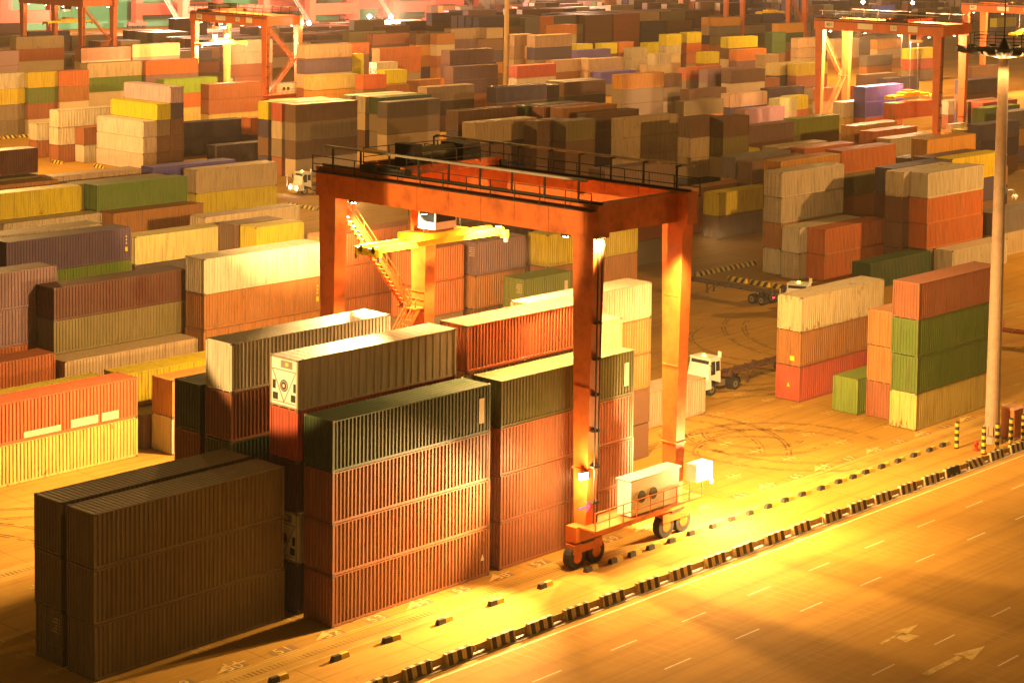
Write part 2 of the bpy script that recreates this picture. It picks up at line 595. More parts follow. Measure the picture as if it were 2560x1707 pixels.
HUE = {  # code: (words, linear colour, rust)
 'cw': ('cream white', (0.562, 0.506, 0.386), .25), 'cwr': ('rust-blotched cream', (0.526, 0.442, 0.306), .9), 'cwb': ('glaring white', (0.599, 0.568, 0.506), .1),
 'pw': ('pinkish white', (0.59, 0.512, 0.45), .15), 'c': ('cream', (0.517, 0.414, 0.276), .3), 'cd': ('grey cream', (0.473, 0.387, 0.274), .35),
 'cy': ('rusty pale yellow', (0.599, 0.476, 0.261), .62), 'cp': ('pinkish cream', (0.572, 0.397, 0.27), .15), 'c2': ('cream', (0.517, 0.431, 0.31), .3),
 'pk': ('pinkish beige', (0.544, 0.38, 0.256), .2), 'pkb': ('pinkish beige', (0.473, 0.321, 0.208), .3), 'bk': ('beige', (0.455, 0.336, 0.198), .3),
 'tn': ('tan', (0.42, 0.29, 0.19), .3), 'gyw': ('grey', (0.3, 0.24, 0.19), .3),
 'y': ('yellow', (.56, .44, .012), .3), 'y_': ('yellow', (0.544, 0.346, 0.025), .35), 'yl': ('bright yellow', (.62, .56, .012), .1), 'yc': ('pale yellow', (.57, .47, .18), .2), 'yb': ('pale yellow', (.56, .47, .14), .45),
 'yd': ('dull yellow', (.44, .36, .03), .3), 'ly': ('pale yellow', (0.526, 0.391, 0.187), .2), 'am': ('amber', (0.526, 0.255, 0.047), .25),
 'or': ('orange', (0.473, 0.132, 0.033), .25), 'orb': ('bright orange', (0.572, 0.198, 0.044), .15), 'orr': ('orange-red', (0.526, 0.119, 0.047), .3),
 'oc': ('ochre brown', (0.36, 0.15, 0.04), .3), 'ox': ('orange brown', (0.455, 0.188, 0.054), .3), 'rb': ('rust brown', (0.3, 0.1, 0.045), .3),
 'br': ('dark brown', (0.14, 0.07, 0.04), .3), 'dk': ('near-black', (0.04, 0.03, 0.028), .3), 'r': ('red', (0.455, 0.074, 0.04), .25), 'rt': ('red', (0.455, 0.099, 0.04), .2),
 'm': ('dark maroon', (0.075, 0.014, 0.009), .3), 'g': ('green', (0.09, 0.17, 0.022), .2), 'gb': ('bright green', (0.16, 0.26, 0.03), .2),
 'gdp': ('green', (0.13, 0.19, 0.03), .2), 'dg': ('dark green', (0.03, 0.085, 0.035), .2), 'dgp': ('dark green', (0.025, 0.06, 0.022), .2),
 'olp': ('olive green', (0.07, 0.08, 0.02), .2), 'glp': ('lime green', (0.24, 0.3, 0.04), .2), 'lg': ('lime green', (0.24, 0.4, 0.04), .1),
 'ol': ('olive', (0.17, 0.14, 0.05), .3), 'dol': ('dark olive', (0.16, 0.13, 0.06), .3), 'b': ('blue', (0.1, 0.08, 0.4), .2), 'b2': ('blue', (0.14, 0.11, 0.42), .2),
 'nb': ('purplish blue', (0.13, 0.085, 0.17), .2), 'nv': ('navy', (0.045, 0.035, 0.085), .2), 'nvc': ('navy', (0.05, 0.045, 0.1), .2),
 'pu': ('mauve', (0.24, 0.14, 0.17), .2), 'pu2': ('grey purple', (0.17, 0.1, 0.13), .2), 'mv': ('pale mauve', (0.526, 0.382, 0.467), .35),
 'st': ('slate grey', (0.15, 0.14, 0.15), .25), 'slb': ('mauve brown', (0.2, 0.12, 0.12), .25), 'gy': ('grey-beige', (0.22, 0.17, 0.11), .3),
 'gy2': ('grey-brown', (0.2, 0.15, 0.1), .3), 'gy2d': ('grey-brown door-ended', (0.21, 0.16, 0.11), .35), 'mt': ('mint', (0.491, 0.5, 0.232), .15),
 'rf': ('beige refrigerated', (0.36, 0.29, 0.19), .1), 'wr': ('white refrigerated', (0.517, 0.474, 0.388), .1), 'rfw': ('white refrigerated', (0.572, 0.508, 0.365), .1),
}
DOORS = {('G2', 2), ('BR2', 1), ('BR3', 0), ('BR3', 1), ('B11', 0), ('B10', 0), ('H3', 0), ('F31', 0)}

# ------------------------------------------------------------------ stacked containers
CAMP = Vector((-69.17, -80.64, 39.06))
POS2 = ['top', 'second', 'third', 'fourth', 'fifth']
POS = ['top', 'second from top', 'third from top', 'fourth from top', 'fifth from top']
mass = MB()
mass_hue = []
FOOT = []


def mass_box(x, y, z, l, w, h, hue):
    """one far or buried container: a box with raised end posts and rails"""
    n0 = len(mass.f)
    mass.box(x, y, z + .02, x + l, y + w, z + h - .05, MASSP)
    if h > 2 and z + h > 3:
        for xx in (x - .03, x + l - .12):
            mass.box(xx, y - .03, z + .02, xx + .15, y + w + .03, z + h, MASSP)
        mass.box(x + .15, y - .03, z + h - .14, x + l - .15, y + w + .03, z + h - .02, MASSP)
    for _ in range(len(mass.f) - n0):
        mass_hue.append(hue)


def container(sid, code, L, H, loc, tier, label, rz=0):
    words, col, rust = HUE[code]
    v = random.uniform(.92, 1.08)
    color = (col[0] * v, col[1] * v, col[2] * v, rust)
    reefer = code in ('rf', 'wr', 'rfw')
    K = kit(L, H, reefer)
    d = (Vector(loc) - CAMP).length
    name = 'refrigerated_container' if reefer else 'shipping_container'
    group = 'containers stacked in the yard'
    l = LEN[L]
    if d > 300:
        o = link(name, K['shell'], None, loc, color)
        o.rotation_euler = (0, 0, rz)
        tag(o, label, 'container', group)
        if reefer:
            reefer_unit(o, H, color)
        if code == 'glp':
            pass
        return o
    t = thing(name, label, 'container', loc, rz, group)
    link('frame', K['frame' if d < 175 else 'frame_c'], t, (0, 0, 0), color)
    if d < 175:
        for x in (0, l - .178):
            for y in (-.003, W - .159):
                for z in (0, H - .118):
                    link('corner_casting', K['casting'], t, (x + (.003 if x else -.003), y, z), color)
    link('side_panel', K['side'], t, (0, 0, 0), color)
    s = link('side_panel', K['side'], t, (l, W, 0), color)
    s.rotation_euler = (0, 0, math.pi)
    link('roof_panel', K['roof'], t, (0, 0, 0), color)
    front_doors = (sid, tier) in DOORS
    if reefer:
        reefer_unit(t, H, color)
    elif not front_doors:
        link('end_panel', K['end'], t, (0, 0, 0), color)
    else:
        e = link('end_panel', K['end'], t, (l, W, 0), color)
        e.rotation_euler = (0, 0, math.pi)
    wd = (W - .26) / 2
    for i in range(2):
        if front_doors:
            dr = link('door', K['door'], t, (0, .13 + i * wd, 0), color)
        else:
            dr = link('door', K['door'], t, (l, W - .13 - i * wd, 0), color)
            dr.rotation_euler = (0, 0, math.pi)
        if front_doors or d < 175:
            for q in (.28, .80):
                link('locking_bar', K['bar'], dr, (0, q, 0), color)
    if code in ('dgp', 'olp', 'gdp', 'glp'):
        m = MB()
        x = l - .95
        m.box(x, .004, H - 2.25, x + .42, .012, H - .75, PATCH)
        m.build('white_patch', t)
    if sid == 'B2' and tier == 0:
        for x0, x1, z1 in ((3.0, 5.9, .62), (6.7, 8.9, .78), (9.2, 10.6, .80)):
            m = MB()
            m.box(x0, .004, .2, x1, .012, z1, PATCH)
            m.build('repaint_patch', t)
    STICK = {('R4', 1): 's', ('R4', 2): 't', ('S3b', 0): 'v', ('B6', 1): 'v', ('C1', 0): 'w', ('S2', 3): 'w2', ('E20', 0): 't', ('E20', 1): 't', ('H2', 0): 's'}
    k = STICK.get((sid, tier))
    m = MB()
    if k == 's':
        m.box(-.006, .62, .45, .012, 1.05, .85, YEL)
    if k in ('t', 'w2'):
        y0 = 1.0
        if k == 't':
            for a in (0,):
                m.hexa([(-.004, y0, 1.15), (.012, y0, 1.15), (.012, y0 + .3, 1.15), (-.004, y0 + .3, 1.15),
                        (-.004, y0 + .13, 1.48), (.012, y0 + .13, 1.48), (.012, y0 + .17, 1.48), (-.004, y0 + .17, 1.48)], YEL)
        else:
            m.hexa([(l - .75, -.002, 1.0), (l - .45, -.002, 1.0), (l - .45, .012, 1.0), (l - .75, .012, 1.0),
                    (l - .62, -.002, 1.35), (l - .58, -.002, 1.35), (l - .58, .012, 1.35), (l - .62, .012, 1.35)], PATCH)
    if k in ('v', 'w'):
        mt = YEL if k == 'v' else PATCH
        m.box(l - .62, -.002, H - 2.1, l - .38, .014, H - 1.72, YEL)
        for q in range(3):
            z = H - 1.45 + q * .30
            m.hexa([(l - .6, -.002, z), (l - .4, -.002, z), (l - .4, .014, z), (l - .6, .014, z),
                    (l - .52, -.002, z + .16), (l - .48, -.002, z + .16), (l - .48, .014, z + .16), (l - .52, .014, z + .16)], mt)
    if m.f:
        m.build('warning_label', t)
    # painted code in small light letters beside the doors that face the camera
    if front_doors and d < 260:
        m = MB()
        rr = random.Random(sid)
        for row in range(5):
            z = H - .55 - row * .17
            y = .26
            while y < .26 + rr.uniform(.35, .7):
                w_ = rr.uniform(.05, .12)
                m.box(.026, y, z, .031, y + w_, z + .08, PATCH)
                y += w_ + .05
        m.build('door_marking', t)
    return t


def drop_stack(sid, L, n, hv, X, Y, tiers, phrase):
    tiers = tiers.split()
    star = sid.startswith('*')
    z0 = .012
    FOOT.append((X, Y, X + (W if L == 9 else LEN[L]), Y + (12.2 if L == 9 else W), n * hv))
    rr = random.Random(sid)
    for k in range(n):                      # k counts up from the ground
        i = n - 1 - k                       # index from the top
        z = z0 + k * hv
        if star or i >= len(tiers):
            code = tiers[i] if i < len(tiers) else rr.choice(['rb', 'oc', 'br', 'gy', 'nv', 'c'])
            c = HUE[code][1]
            if L == 9:
                mass_box(X + .04, Y + .04, z, W - .08, 12.1, hv, c)
            else:
                mass_box(X + .04, Y + .04, z, LEN[L] - .08, W - .08, hv, c)
            continue
        words = HUE[tiers[i]][0]
        size = 'short ' if L == 2 and 'short' not in phrase else ''
        pos = POS[i] if not (i == n - 1 and n > 1) else 'bottom'
        if len(tiers) == 1:
            lab = f'{size}{words} container {phrase}'
        elif phrase.startswith('of the'):
            lab = f'{size}{words} container, {pos} {phrase}'
        else:
            lab = f'{size}{words} container, {pos if i == 0 else POS2[i]} of pile {phrase}'
        jx, jy = rr.uniform(-.035, .035), rr.uniform(-.025, .025)
        if len(lab.replace('-', ' ').split()) > 16:
            lab = lab.replace(' from top of the', ' in the').replace(' from top', '').replace('of pile', 'below')
        if L == 9:
            container(sid, tiers[i], 4, hv, (X + W + jx, Y + jy, z), i, lab, math.pi / 2)
        else:
            container(sid, tiers[i], L, hv, (X + jx, Y + jy, z), i, lab)


STACKS = [
('G1',4,3,2.896,-13.1,2.97,'gy gy gy','of the dark grey stack nearest the camera'),
('G2',4,3,2.896,-13.1,5.94,'gy2 gy2 gy2d','of the grey stack behind the nearest dark stack'),
('S2',4,4,2.896,0.0,0.0,'dgp rb rb rb','of the front four-high stack left of the crane'),
('S2b',4,5,2.896,0.0,2.97,'rf r m wr nv','of the stack carrying the reefer unit'),
('S2d',4,5,2.896,0.0,8.9,'cw rb dg','of the tall stack directly behind the reefer'),
('S2e',4,4,2.896,0.0,11.87,'dg rb',"of the stack at left behind the reefer's neighbour"),
('S3',4,4,2.896,13.11,0.0,'olp rb rb rb','of the front stack under the travelling crane'),
('S3b',4,5,2.896,13.11,2.97,'rt c','of the stack with the brightly lit white roof'),
('S3d',4,5,2.591,26.4,9.8,'pk oc oc','of the tall pink stack behind the crane legs'),
('S3e',2,4,2.896,26.4,7.3,'ly oc','of the short stack beside the brightly lit red container'),
('S4f',4,1,2.896,39.3,14.85,'pk','standing alone on the ground under the crane'),
('R1',4,4,2.896,58.6,-0.5,'rb g g yb','of the front stack behind the light mast'),
('R2',4,3,2.896,59.9,2.6,'ox ox rb','of the three-high stack squeezed beside the mast stack'),
('R3',2,1,2.896,59.5,5.6,'gb','on the ground left of the orange three-high stack'),
('R4',4,3,2.896,59.6,11.4,'cy oc r','of the three-high stack right of the parked yard tractor'),
('B1',4,2,2.74,14.83,34.89,'am cw','of the two-high stack left of the white stack'),
('B2',4,2,2.896,0.81,36.5,'orr yb','of the two-high stack at the left picture edge'),
('B2b',4,2,2.591,0.9,40.0,'yd','just behind the long orange-red container'),
('B3',4,2,2.591,14.2,40.0,'y','half hidden behind the amber two-high stack'),
('B3b',4,1,2.591,14.2,37.5,'br','low in the gap beside the orange-red stack'),
('B5',4,2,2.591,13.6,46.6,'bk','of the low stack in front of the maroon one'),
('B5l',4,2,2.896,1.15,47.45,'or','end visible at the left edge behind the orange-red one'),
('B6',4,4,2.896,25.93,45.99,'cw oc oc oc','of the cream-topped stack left of the crane'),
('B7',4,4,2.591,14.3,49.1,'m ol ol','of the dark maroon stack at left'),
('B8',4,4,2.896,3.94,51.56,'pu pu or','of the purple stack at the left picture edge'),
('B9',4,4,2.896,40.2,48.0,'or or or',"of the orange stack glowing behind the crane's far legs"),
('B9b',2,4,2.896,40.2,37.2,'or or','of the short orange stack beside the purple one'),
('B10',2,4,2.896,47.33,36.84,'pu oc br dg','of the short purple-topped stack seen between crane legs'),
('B11',2,3,2.896,49.14,32.88,'gdp dg','of the short green stack with a white patch'),
('B12',4,4,2.896,54.68,35.36,'y oc oc','of the yellow-topped stack between the crane legs'),
('BR1',4,2,2.896,105.93,41.55,'or or','of the orange pair on dark ground beside barriers'),
('BR2',4,2,2.896,104.58,44.04,'cw cd','of the cream pair with doors beside the orange pair'),
('BR3',4,4,2.896,105.47,47.3,'cd cd oc cw','of the stack with door ends facing the camera'),
('BR4',4,1,2.896,105.2,35.0,'dg','lying low behind the brown mast stack'),
('BR5',4,1,2.896,119.0,33.2,'cw','low on the ground right of the dark green one'),
('BR6',4,4,2.896,117.39,35.66,'cw or or','of the cream and orange stack beside the mast'),
('BR7',4,4,2.896,116.05,38.09,'cwr br br br','of the rusty cream stack left of the cream one'),
('BR8',4,4,2.896,118.12,40.89,'nv m br br','of the navy-topped stack beside the rusty cream one'),
('BR9',4,4,2.896,131.24,41.05,'y','behind the cream-topped stack next to the mast'),
('BR10',4,4,2.896,130.35,43.54,'br','roof seen between the yellow and navy stacks'),
('BR11',4,2,2.743,132.5,36.0,'st c c','of the slate and cream stack right of the mast'),
('C1',4,4,2.896,19.21,63.66,'nb gb','of the long blue stack at upper left'),
('C1b',4,3,2.896,13.35,71.41,'cw','corner at the left edge below the blue stack'),
('C2',4,3,2.743,40.29,75.83,'yc dk','of the stack below the orange-brown container'),
('C2b',4,3,2.896,50.7,78.91,'bk br','in the gap left of the yellow stack'),
('C3',2,3,2.896,50.0,73.3,'br','dark and square behind a short yellow container'),
('C4',2,3,2.896,50.3,70.3,'y br','short and yellow left of the crane legs'),
('C5',4,4,2.896,18.57,67.14,'c','half hidden behind the long blue container'),
('C6',4,4,2.896,92.3,62.0,'br','dim behind the crane girder'),
('C7',4,3,2.896,79.2,72.0,'st br','dim slate under the crane girder'),
('D1',4,3,2.896,72.44,109.58,'bk y c','of the beige and yellow stack by the tractor lights'),
('D2',4,3,2.896,56.11,105.66,'g','beside the beige and yellow stack'),
('D3',4,2,2.896,56.59,103.19,'oc yc','in front of the long green container'),
('D4',4,3,2.896,42.96,107.16,'y','at the left edge before the green one'),
('D5',4,2,2.896,43.92,104.69,'c','low below the yellow one at the left edge'),
('D6',4,3,2.896,56.58,115.39,'pkb','long and low-lit below the open ground'),
('D7',4,3,2.896,55.15,108.08,'dol','roof only between pinkish and green containers'),
('D8',4,3,2.896,70.08,114.75,'b','above the beige and yellow stack'),
('D9',4,4,2.896,45.59,119.91,'m','at the left edge before open ground'),
('D9b',4,3,2.896,44.39,117.43,'ol','under the maroon one at the left edge'),
('D10',4,3,2.896,43.72,112.88,'oc','low at the left edge below the maroon one'),
('D11',4,4,2.896,113.53,53.45,'am br','of the amber stack behind the door-end stack'),
('D12',4,4,2.896,128.02,54.83,'or ol','of the bright orange stack right of the amber one'),
('D13',4,2,2.896,119.8,67.39,'y br','in the hollow left of the door-end stack'),
('D13b',4,2,2.896,119.69,72.31,'oc or','left of the yellow hollow stack'),
('D14',4,3,2.896,146.99,74.04,'or','with its long roof behind the amber one'),
('D15',4,3,2.896,145.46,77.63,'bk','left of the orange long-roofed one'),
('D16',4,2,2.743,163.0,58.5,'am nv','at the right picture edge beyond the mast'),
('D17',4,4,2.896,146.96,54.42,'am nv','in the middle right before the far crane'),
('D18',4,3,2.896,148.72,58.26,'ol','roof low beside the bright orange one'),
('D19',4,3,2.896,129.74,69.86,'br nv','in shadow left of the amber stack'),
('D20',4,3,2.896,132.09,74.4,'st','long and dim before the crane girder'),
('E1',4,3,2.896,173.26,80.33,'or','flat roof just before the right far crane'),
('E2',4,3,2.743,170.34,75.36,'c','long low one before the right far crane'),
('E3',4,3,2.743,181.4,89.3,'am',"bright top left of the far crane's legs"),
('E4',4,3,2.743,183.12,101.69,'glp dol','green with a white patch beside the far crane'),
('E5',4,3,2.743,167.89,99.91,'slb br','dim mauve-brown before the far crane'),
('E6',4,4,2.743,140.96,101.5,'bk bk bk','of the dim cream stack right of the crane girder'),
('E7',2,4,2.896,145.0,92.39,'br bk bk','of the short brown stack beside the dim cream one'),
('E8',2,4,2.896,149.25,89.92,'br ol','of the short brown stack left of the mauve one'),
('E9',2,2,2.896,157.31,93.99,'y','bright sliver low among dark ones'),
('E10',4,4,2.743,142.5,110.5,'br br','of the dim long brown stack at centre'),
('E11',4,4,2.896,140.8,113.5,'oc','with lit roof left of the long brown one'),
('E12',4,4,2.896,140.0,116.5,'rb','second of the roofs behind the long brown one'),
('E13',4,4,2.896,139.2,119.5,'dg',"green end at the roof row's left"),
('E14',2,4,2.896,124.65,103.24,'br br','near centre behind the crane girder'),
('E15',2,4,2.896,127.82,100.77,'ol br','olive near centre behind the crane girder'),
('E16',4,4,2.896,116.63,107.21,'bk','glowing roofs near centre'),
('E17',4,4,2.896,126.2,120.34,'br','lit edge near centre'),
('E18',4,4,2.743,118.4,147.0,'br gy br','of the big shadowed stack left of the girder'),
('E18b',4,4,2.743,118.2,149.97,'r c','red end beside the big shadowed stack'),
('E18c',4,4,2.743,118.0,152.95,'yl nv','yellow end beside the big shadowed stack'),
('E19',4,1,2.896,119.62,167.72,'nv','low navy with a purplish lit end'),
('E20',4,2,2.743,121.28,178.67,'nv nv','of the navy pair left of the shadowed stack'),
('E21',2,2,2.896,132.79,175.92,'or','ochre end right of the navy pair'),
('F1',4,3,2.743,102.42,184.78,'cw cw rb','of the white stack in bright light at left'),
('F1b',4,2,2.743,103.33,192.12,'cw rb','of the pair behind the white stack'),
('F2',2,2,2.743,105.42,182.34,'rb cw','of the short red-on-white pair'),
('F3',2,1,2.743,105.9,189.7,'yc','yellow end standing beside the white short one'),
('F4',2,1,2.743,104.88,187.26,'cw','white end standing left of the yellow one'),
('CR1',9,3,2.5,106.6,168.5,'pw pw pw','of the crosswise white stack in bright light at left'),
('CR2',9,4,2.5,109.1,168.5,'yl gy br br','of the crosswise stack with the yellow long side'),
('CR3',9,5,2.5,111.6,168.5,'mv nv br br br','of the crosswise stack with the pale mauve long side'),
('F6',4,3,2.743,149.24,208.88,'rb rb yc','of the rust-brown stack left of the far crane'),
('F7',4,3,2.743,149.03,222.16,'lg or yc','of the lime-topped stack left of the far crane'),
('F8',2,4,2.743,126.03,220.9,'or oc','of the short orange stack at upper left'),
('F9',2,4,2.743,120.07,221.41,'y g rb','of the yellow and green stack at upper left'),
('F10',4,4,2.743,107.88,222.33,'cw y gy gy','of the cream and yellow stack at the upper left edge'),
('F11',2,2,2.743,141.94,245.52,'rb y','of the short brown pair in front of the orange stack'),
('F12',2,2,2.743,148.91,238.16,'orr','red-orange one partly in shadow at left'),
('F12b',2,2,2.743,147.91,241.99,'orr','red-orange one beside its twin at left'),
('F13',4,3,2.743,175.79,211.88,'yc am','of the yellow pair right of the far crane'),
('F14',4,4,2.743,177.99,216.73,'nb','navy on the yellow pair'),
('F15',2,3,2.743,197.13,214.66,'yl','bright yellow short one at upper centre'),
('F16',2,3,2.743,184.93,207.34,'orr','orange-red short one beside the yellow one'),
('F17',2,3,2.743,210.29,231.89,'rfw','small white reefer at upper centre'),
('F18',2,4,2.743,194.63,225.11,'yl yl','tall yellow pair at upper centre left'),
('F19',4,2,2.743,189.53,212.18,'oc','ochre long one under the short yellow one'),
('F20',4,2,2.743,206.23,217.51,'oc','brownish long one under the yellow roofs'),
('F21',4,3,2.743,176.78,180.61,'gyw dk','with a white end near the centre'),
('F22',4,3,2.896,152.5,166.6,'dg','dark green with lit end near the centre'),
('F23',4,3,2.743,151.3,163.2,'st','steel-blue with pale end near the centre'),
('F24',4,3,2.896,152.1,169.6,'cw','white end in the roof row near the centre'),
('F25',4,3,2.896,151.6,172.6,'cw','pale end left in the roof row'),
('F26',4,4,2.743,164.0,150.0,'nv br','navy with diagonal shadow near the centre'),
('F27',4,3,2.743,189.38,170.53,'nv dk','long navy one at the centre'),
('F28',4,3,2.743,205.29,172.79,'br dk','wide brown-grey one at the centre'),
('F29',4,3,2.743,205.8,175.58,'gy','roof behind the wide brown-grey one'),
('F30',4,3,2.743,207.99,160.4,'dol','dark olive one right of centre'),
('F31',4,3,2.743,229.58,173.35,'br','dark one with doors right of centre'),
('F32',4,4,2.743,201.61,154.9,'am','amber end behind the dark door one'),
('F33',4,4,2.743,190.19,187.71,'pu2 pu2','of the grey-purple pair before the thin mast'),
('F34',4,4,2.743,196.89,194.84,'pu2 oc','grey-purple one behind the purple pair'),
('F35',4,5,2.743,193.73,192.36,'pu2 nb or','of the tall purple stack left of the thin mast'),
('F36',4,4,2.743,213.34,234.43,'or or','of the tall orange stack at upper centre'),
('F37',2,4,2.743,220.39,252.51,'or','orange one at the upper centre left'),
('H1',2,2,2.743,262.87,186.06,'st','slate with sunlit triangle on its end'),
('H2',4,3,2.743,255.25,171.15,'br','long dark brown with lit ribs'),
('H3',2,2,2.743,272.36,175.34,'rb','rust brown with door bars at right'),
('H4',4,3,2.743,253.64,176.0,'pu','purple end beside the long dark brown one'),
('H5',4,3,2.743,253.86,182.1,'or','orange end beside the purple end'),
('H6',2,2,2.743,292.6,183.41,'nvc','with pale end at right beside the crane'),
('H7',4,3,2.743,280.8,178.59,'yc dk','pale yellow end left of the crane leg'),
('H8',4,3,2.743,284.09,174.92,'y','yellow end left of the crane leg'),
('H9',2,3,2.743,302.45,197.83,'bk c','dull beige one below the orange block'),
('H10',4,2,2.743,235.81,155.94,'cp','pinkish cream one at right of centre'),
('H11',4,2,2.743,215.4,151.19,'dol','dim olive one left of the pinkish cream one'),
('H12',2,2,2.743,235.05,143.4,'mt c','mint one beside the yellow one'),
('H13',2,2,2.743,241.11,145.11,'yl or',"yellow one beside the crane's left leg"),
('H14',4,2,2.743,211.85,133.9,'pu','mauve one in front of the mint one'),
('H15',2,1,2.743,277.67,185.44,'cw','pale end low among dark boxes'),
('H16',4,2,2.743,236.46,166.97,'br','dark long one among shadows at right'),
('H17',4,2,2.743,252.52,158.67,'nv','dark long one beside the rust-brown one'),
('H18',4,2,2.743,261.81,151.92,'or c','of the orange pair between the crane legs'),
('H19',4,4,2.743,216.69,110.99,'b b or','of the blue stack under the crane'),
('H20',4,3,2.743,213.83,113.47,'cwb yc','bright white end under the crane'),
('H21',4,2,2.743,258.21,119.35,'cw',"pale one between the crane's right legs"),
('H22',4,3,2.743,270.24,146.94,'br','roof row under the crane girder'),
('H23',4,3,2.743,265.68,138.66,'nv','navy side in the roof row under the crane'),
('H24',4,3,2.743,224.1,91.29,'g','dim green one right of the crane'),
('H25',4,3,2.743,232.86,99.91,'br dol','dark one right of the crane leg'),
('H26',4,4,2.743,244.68,107.43,'nv','large dim one behind the light mast'),
('H27',4,3,2.743,233.35,97.04,'r','reddish roof near the light mast'),
('H28',4,2,2.743,214.97,82.31,'am nb','orange long one behind the mast at right'),
('H29',4,3,2.743,221.55,85.08,'st','slate one at the right edge'),
('H30',4,2,2.743,212.87,88.5,'y',"yellow roof at the crane's foot"),
('H31',4,3,2.743,310.49,145.46,'br',"dark one below the mast's light ring"),
('H32',4,3,2.743,198.79,77.02,'nv','navy one below the dim green one'),
('J1',4,4,2.743,171.25,307.69,'bk or','of the beige and orange pair at upper left'),
('J3',4,4,2.743,162.6,269.4,'oc c','of the long ochre one at upper left'),
('J4',4,4,2.743,140.18,233.57,'c g','of the cream and green pair at upper left'),
('J5',4,4,2.743,152.37,232.59,'or pu','of the orange and purple pair left of the far crane'),
('*J2',2,5,2.743,121.85,236.7,'pu pu','x'),
('J6',4,4,2.743,177.88,273.39,'yc','brightly lit cream one left of the far crane'),
('J7',4,4,2.743,203.47,273.36,'c c',"of the cream pair inside the far crane's legs"),
('J8',4,5,2.743,180.45,219.61,'pk','pinkish cream above the navy one by the far crane'),
('J9',4,4,2.743,248.79,285.23,'ol br','olive row at the upper centre left'),
('J10',4,4,2.743,247.38,274.8,'rb br','rusty long one at the upper centre'),
('*J11',2,4,2.743,257.21,270.15,'br am','x'),
('*J12',2,4,2.743,261.91,267.68,'oc c','x'),
('J13',4,4,2.743,279.88,281.5,'tn pu','of the tan and purple pair left of the thin mast'),
('*J14',2,4,2.743,290.42,279.02,'bk br','x'),
('*J15',2,4,2.743,255.87,244.91,'br','x'),
('J16',4,5,2.743,243.78,217.34,'tn','topmost of the pinkish stacks right of the thin mast'),
('J16b',2,5,2.743,242.36,222.26,'tn tn c','end column right of the thin mast'),
('J17',4,4,2.743,245.57,219.82,'pk','under the tan one right of the thin mast'),
('J18',4,3,2.743,247.49,214.92,'pk oc','of the pinkish and ochre pair right of the thin mast'),
('J19',4,3,2.743,228.47,207.83,'r cw','of the red and cream pair right of the thin mast'),
('J20',4,3,2.743,276.09,234.03,'b2','long blue one right of the pinkish ones'),
('J18b',4,3,2.743,256.2,212.44,'pk pk','of the cream row below the long blue one'),
('J21',2,3,2.743,293.62,250.17,'yl','short yellow one above the long blue one'),
('J22',4,4,2.743,314.9,280.8,'orb c','bright orange long one at upper right of centre'),
('*J23',4,4,2.743,363.98,326.76,'nv','x'),
('*J24',2,3,2.743,301.36,248.58,'yl br','x'),
('*J25',2,3,2.743,309.2,249.81,'orb','x'),
('J26',2,3,2.743,313.41,243.59,'yl','short yellow one above the cream one'),
('J27',2,4,2.743,310.04,234.58,'yl cw','taller short yellow one right of its twin'),
('J28',2,3,2.743,294.21,232.49,'cw cw','of the short cream pair right of the blue one'),
('J29',2,3,2.743,282.82,215.1,'cw','short cream one under the yellow ones'),
('J30',4,2,2.743,283.5,218.0,'pk','long pinkish one under the short cream ones'),
('J31',4,2,2.743,256.67,209.01,'b','bright blue one in front of the cream row'),
('J32',2,4,2.743,321.81,237.36,'yl or','of the short yellow and orange pair at right'),
('J33',4,4,2.743,314.13,217.77,'yl br','long bright yellow one at upper right'),
('J34',4,3,2.743,311.23,212.8,'orb pu','of the orange and purple pair under the yellow one'),
('J35',2,3,2.743,296.86,211.71,'yl','short yellow one under the orange one'),
('J36',4,4,2.743,392.64,283.75,'am st ol','amber one in the far row at upper right'),
('*J36b',2,4,2.743,391.67,286.24,'am tn nv or','x'),
('*J37',4,4,2.743,380.84,251.47,'am dg','x'),
('J38',4,3,2.743,365.34,233.29,'pk pk','of the cream pair left of the right far crane'),
('*J39',2,4,2.743,342.17,225.01,'dg dg','x'),
('*J40',4,3,2.743,371.56,225.55,'c c','x'),
('J41',4,3,2.743,380.13,217.08,'am',"under the right far crane's girder"),
('J42',4,2,2.743,355.09,203.65,'st','grey long one under the right far crane'),
('J43',4,3,2.743,353.65,189.52,'yl r',"yellow one under the right far crane's girder"),
('J44',4,2,2.743,361.65,194.89,'tn','tan one below the yellow one under the far crane'),
('*J45',4,4,2.743,332.78,344.58,'nv br','x'),
('*J46',4,4,2.743,354.48,351.19,'pu br','x'),
('*J47',4,3,2.743,345.26,347.12,'bk br','x'),
('*J48',4,3,2.743,328.72,351.66,'m br','x'),
('*J49',4,3,2.743,218.11,399.22,'pu br','x'),
('*J50',4,3,2.743,209.1,363.17,'nv m','x'),
('*J51',4,3,2.743,279.54,398.67,'m m m','x'),
('*J52',4,3,2.743,304.86,337.04,'br br','x'),
('*J53',4,3,2.743,319.88,364.59,'gy gy','x'),
('*J54',4,4,2.743,520.3,310.67,'b2 gy','x'),
('*J55',4,4,2.743,508.44,285.73,'gy gy gy','x'),
('*J56',4,4,2.743,472.35,233.33,'yl nv','x'),

]
for s in STACKS:
    drop_stack(*s)

# ------------------------------------------------------------------ the far rows, one uncountable mass
FAR = ['rb', 'oc', 'br', 'br', 'br', 'bk', 'or', 'nv', 'nb', 'nv', 'tn', 'tn', 'gy', 'gy', 'm', 'dol', 'c', 'am', 'st', 'dg', 'pu2', 'slb']
rr = random.Random(3)


def free(x0, y0, x1, y1):
    for a in FOOT:
        if x0 < a[2] + .1 and x1 > a[0] - .1 and y0 < a[3] + .1 and y1 > a[1] - .1:
            return False
    return True


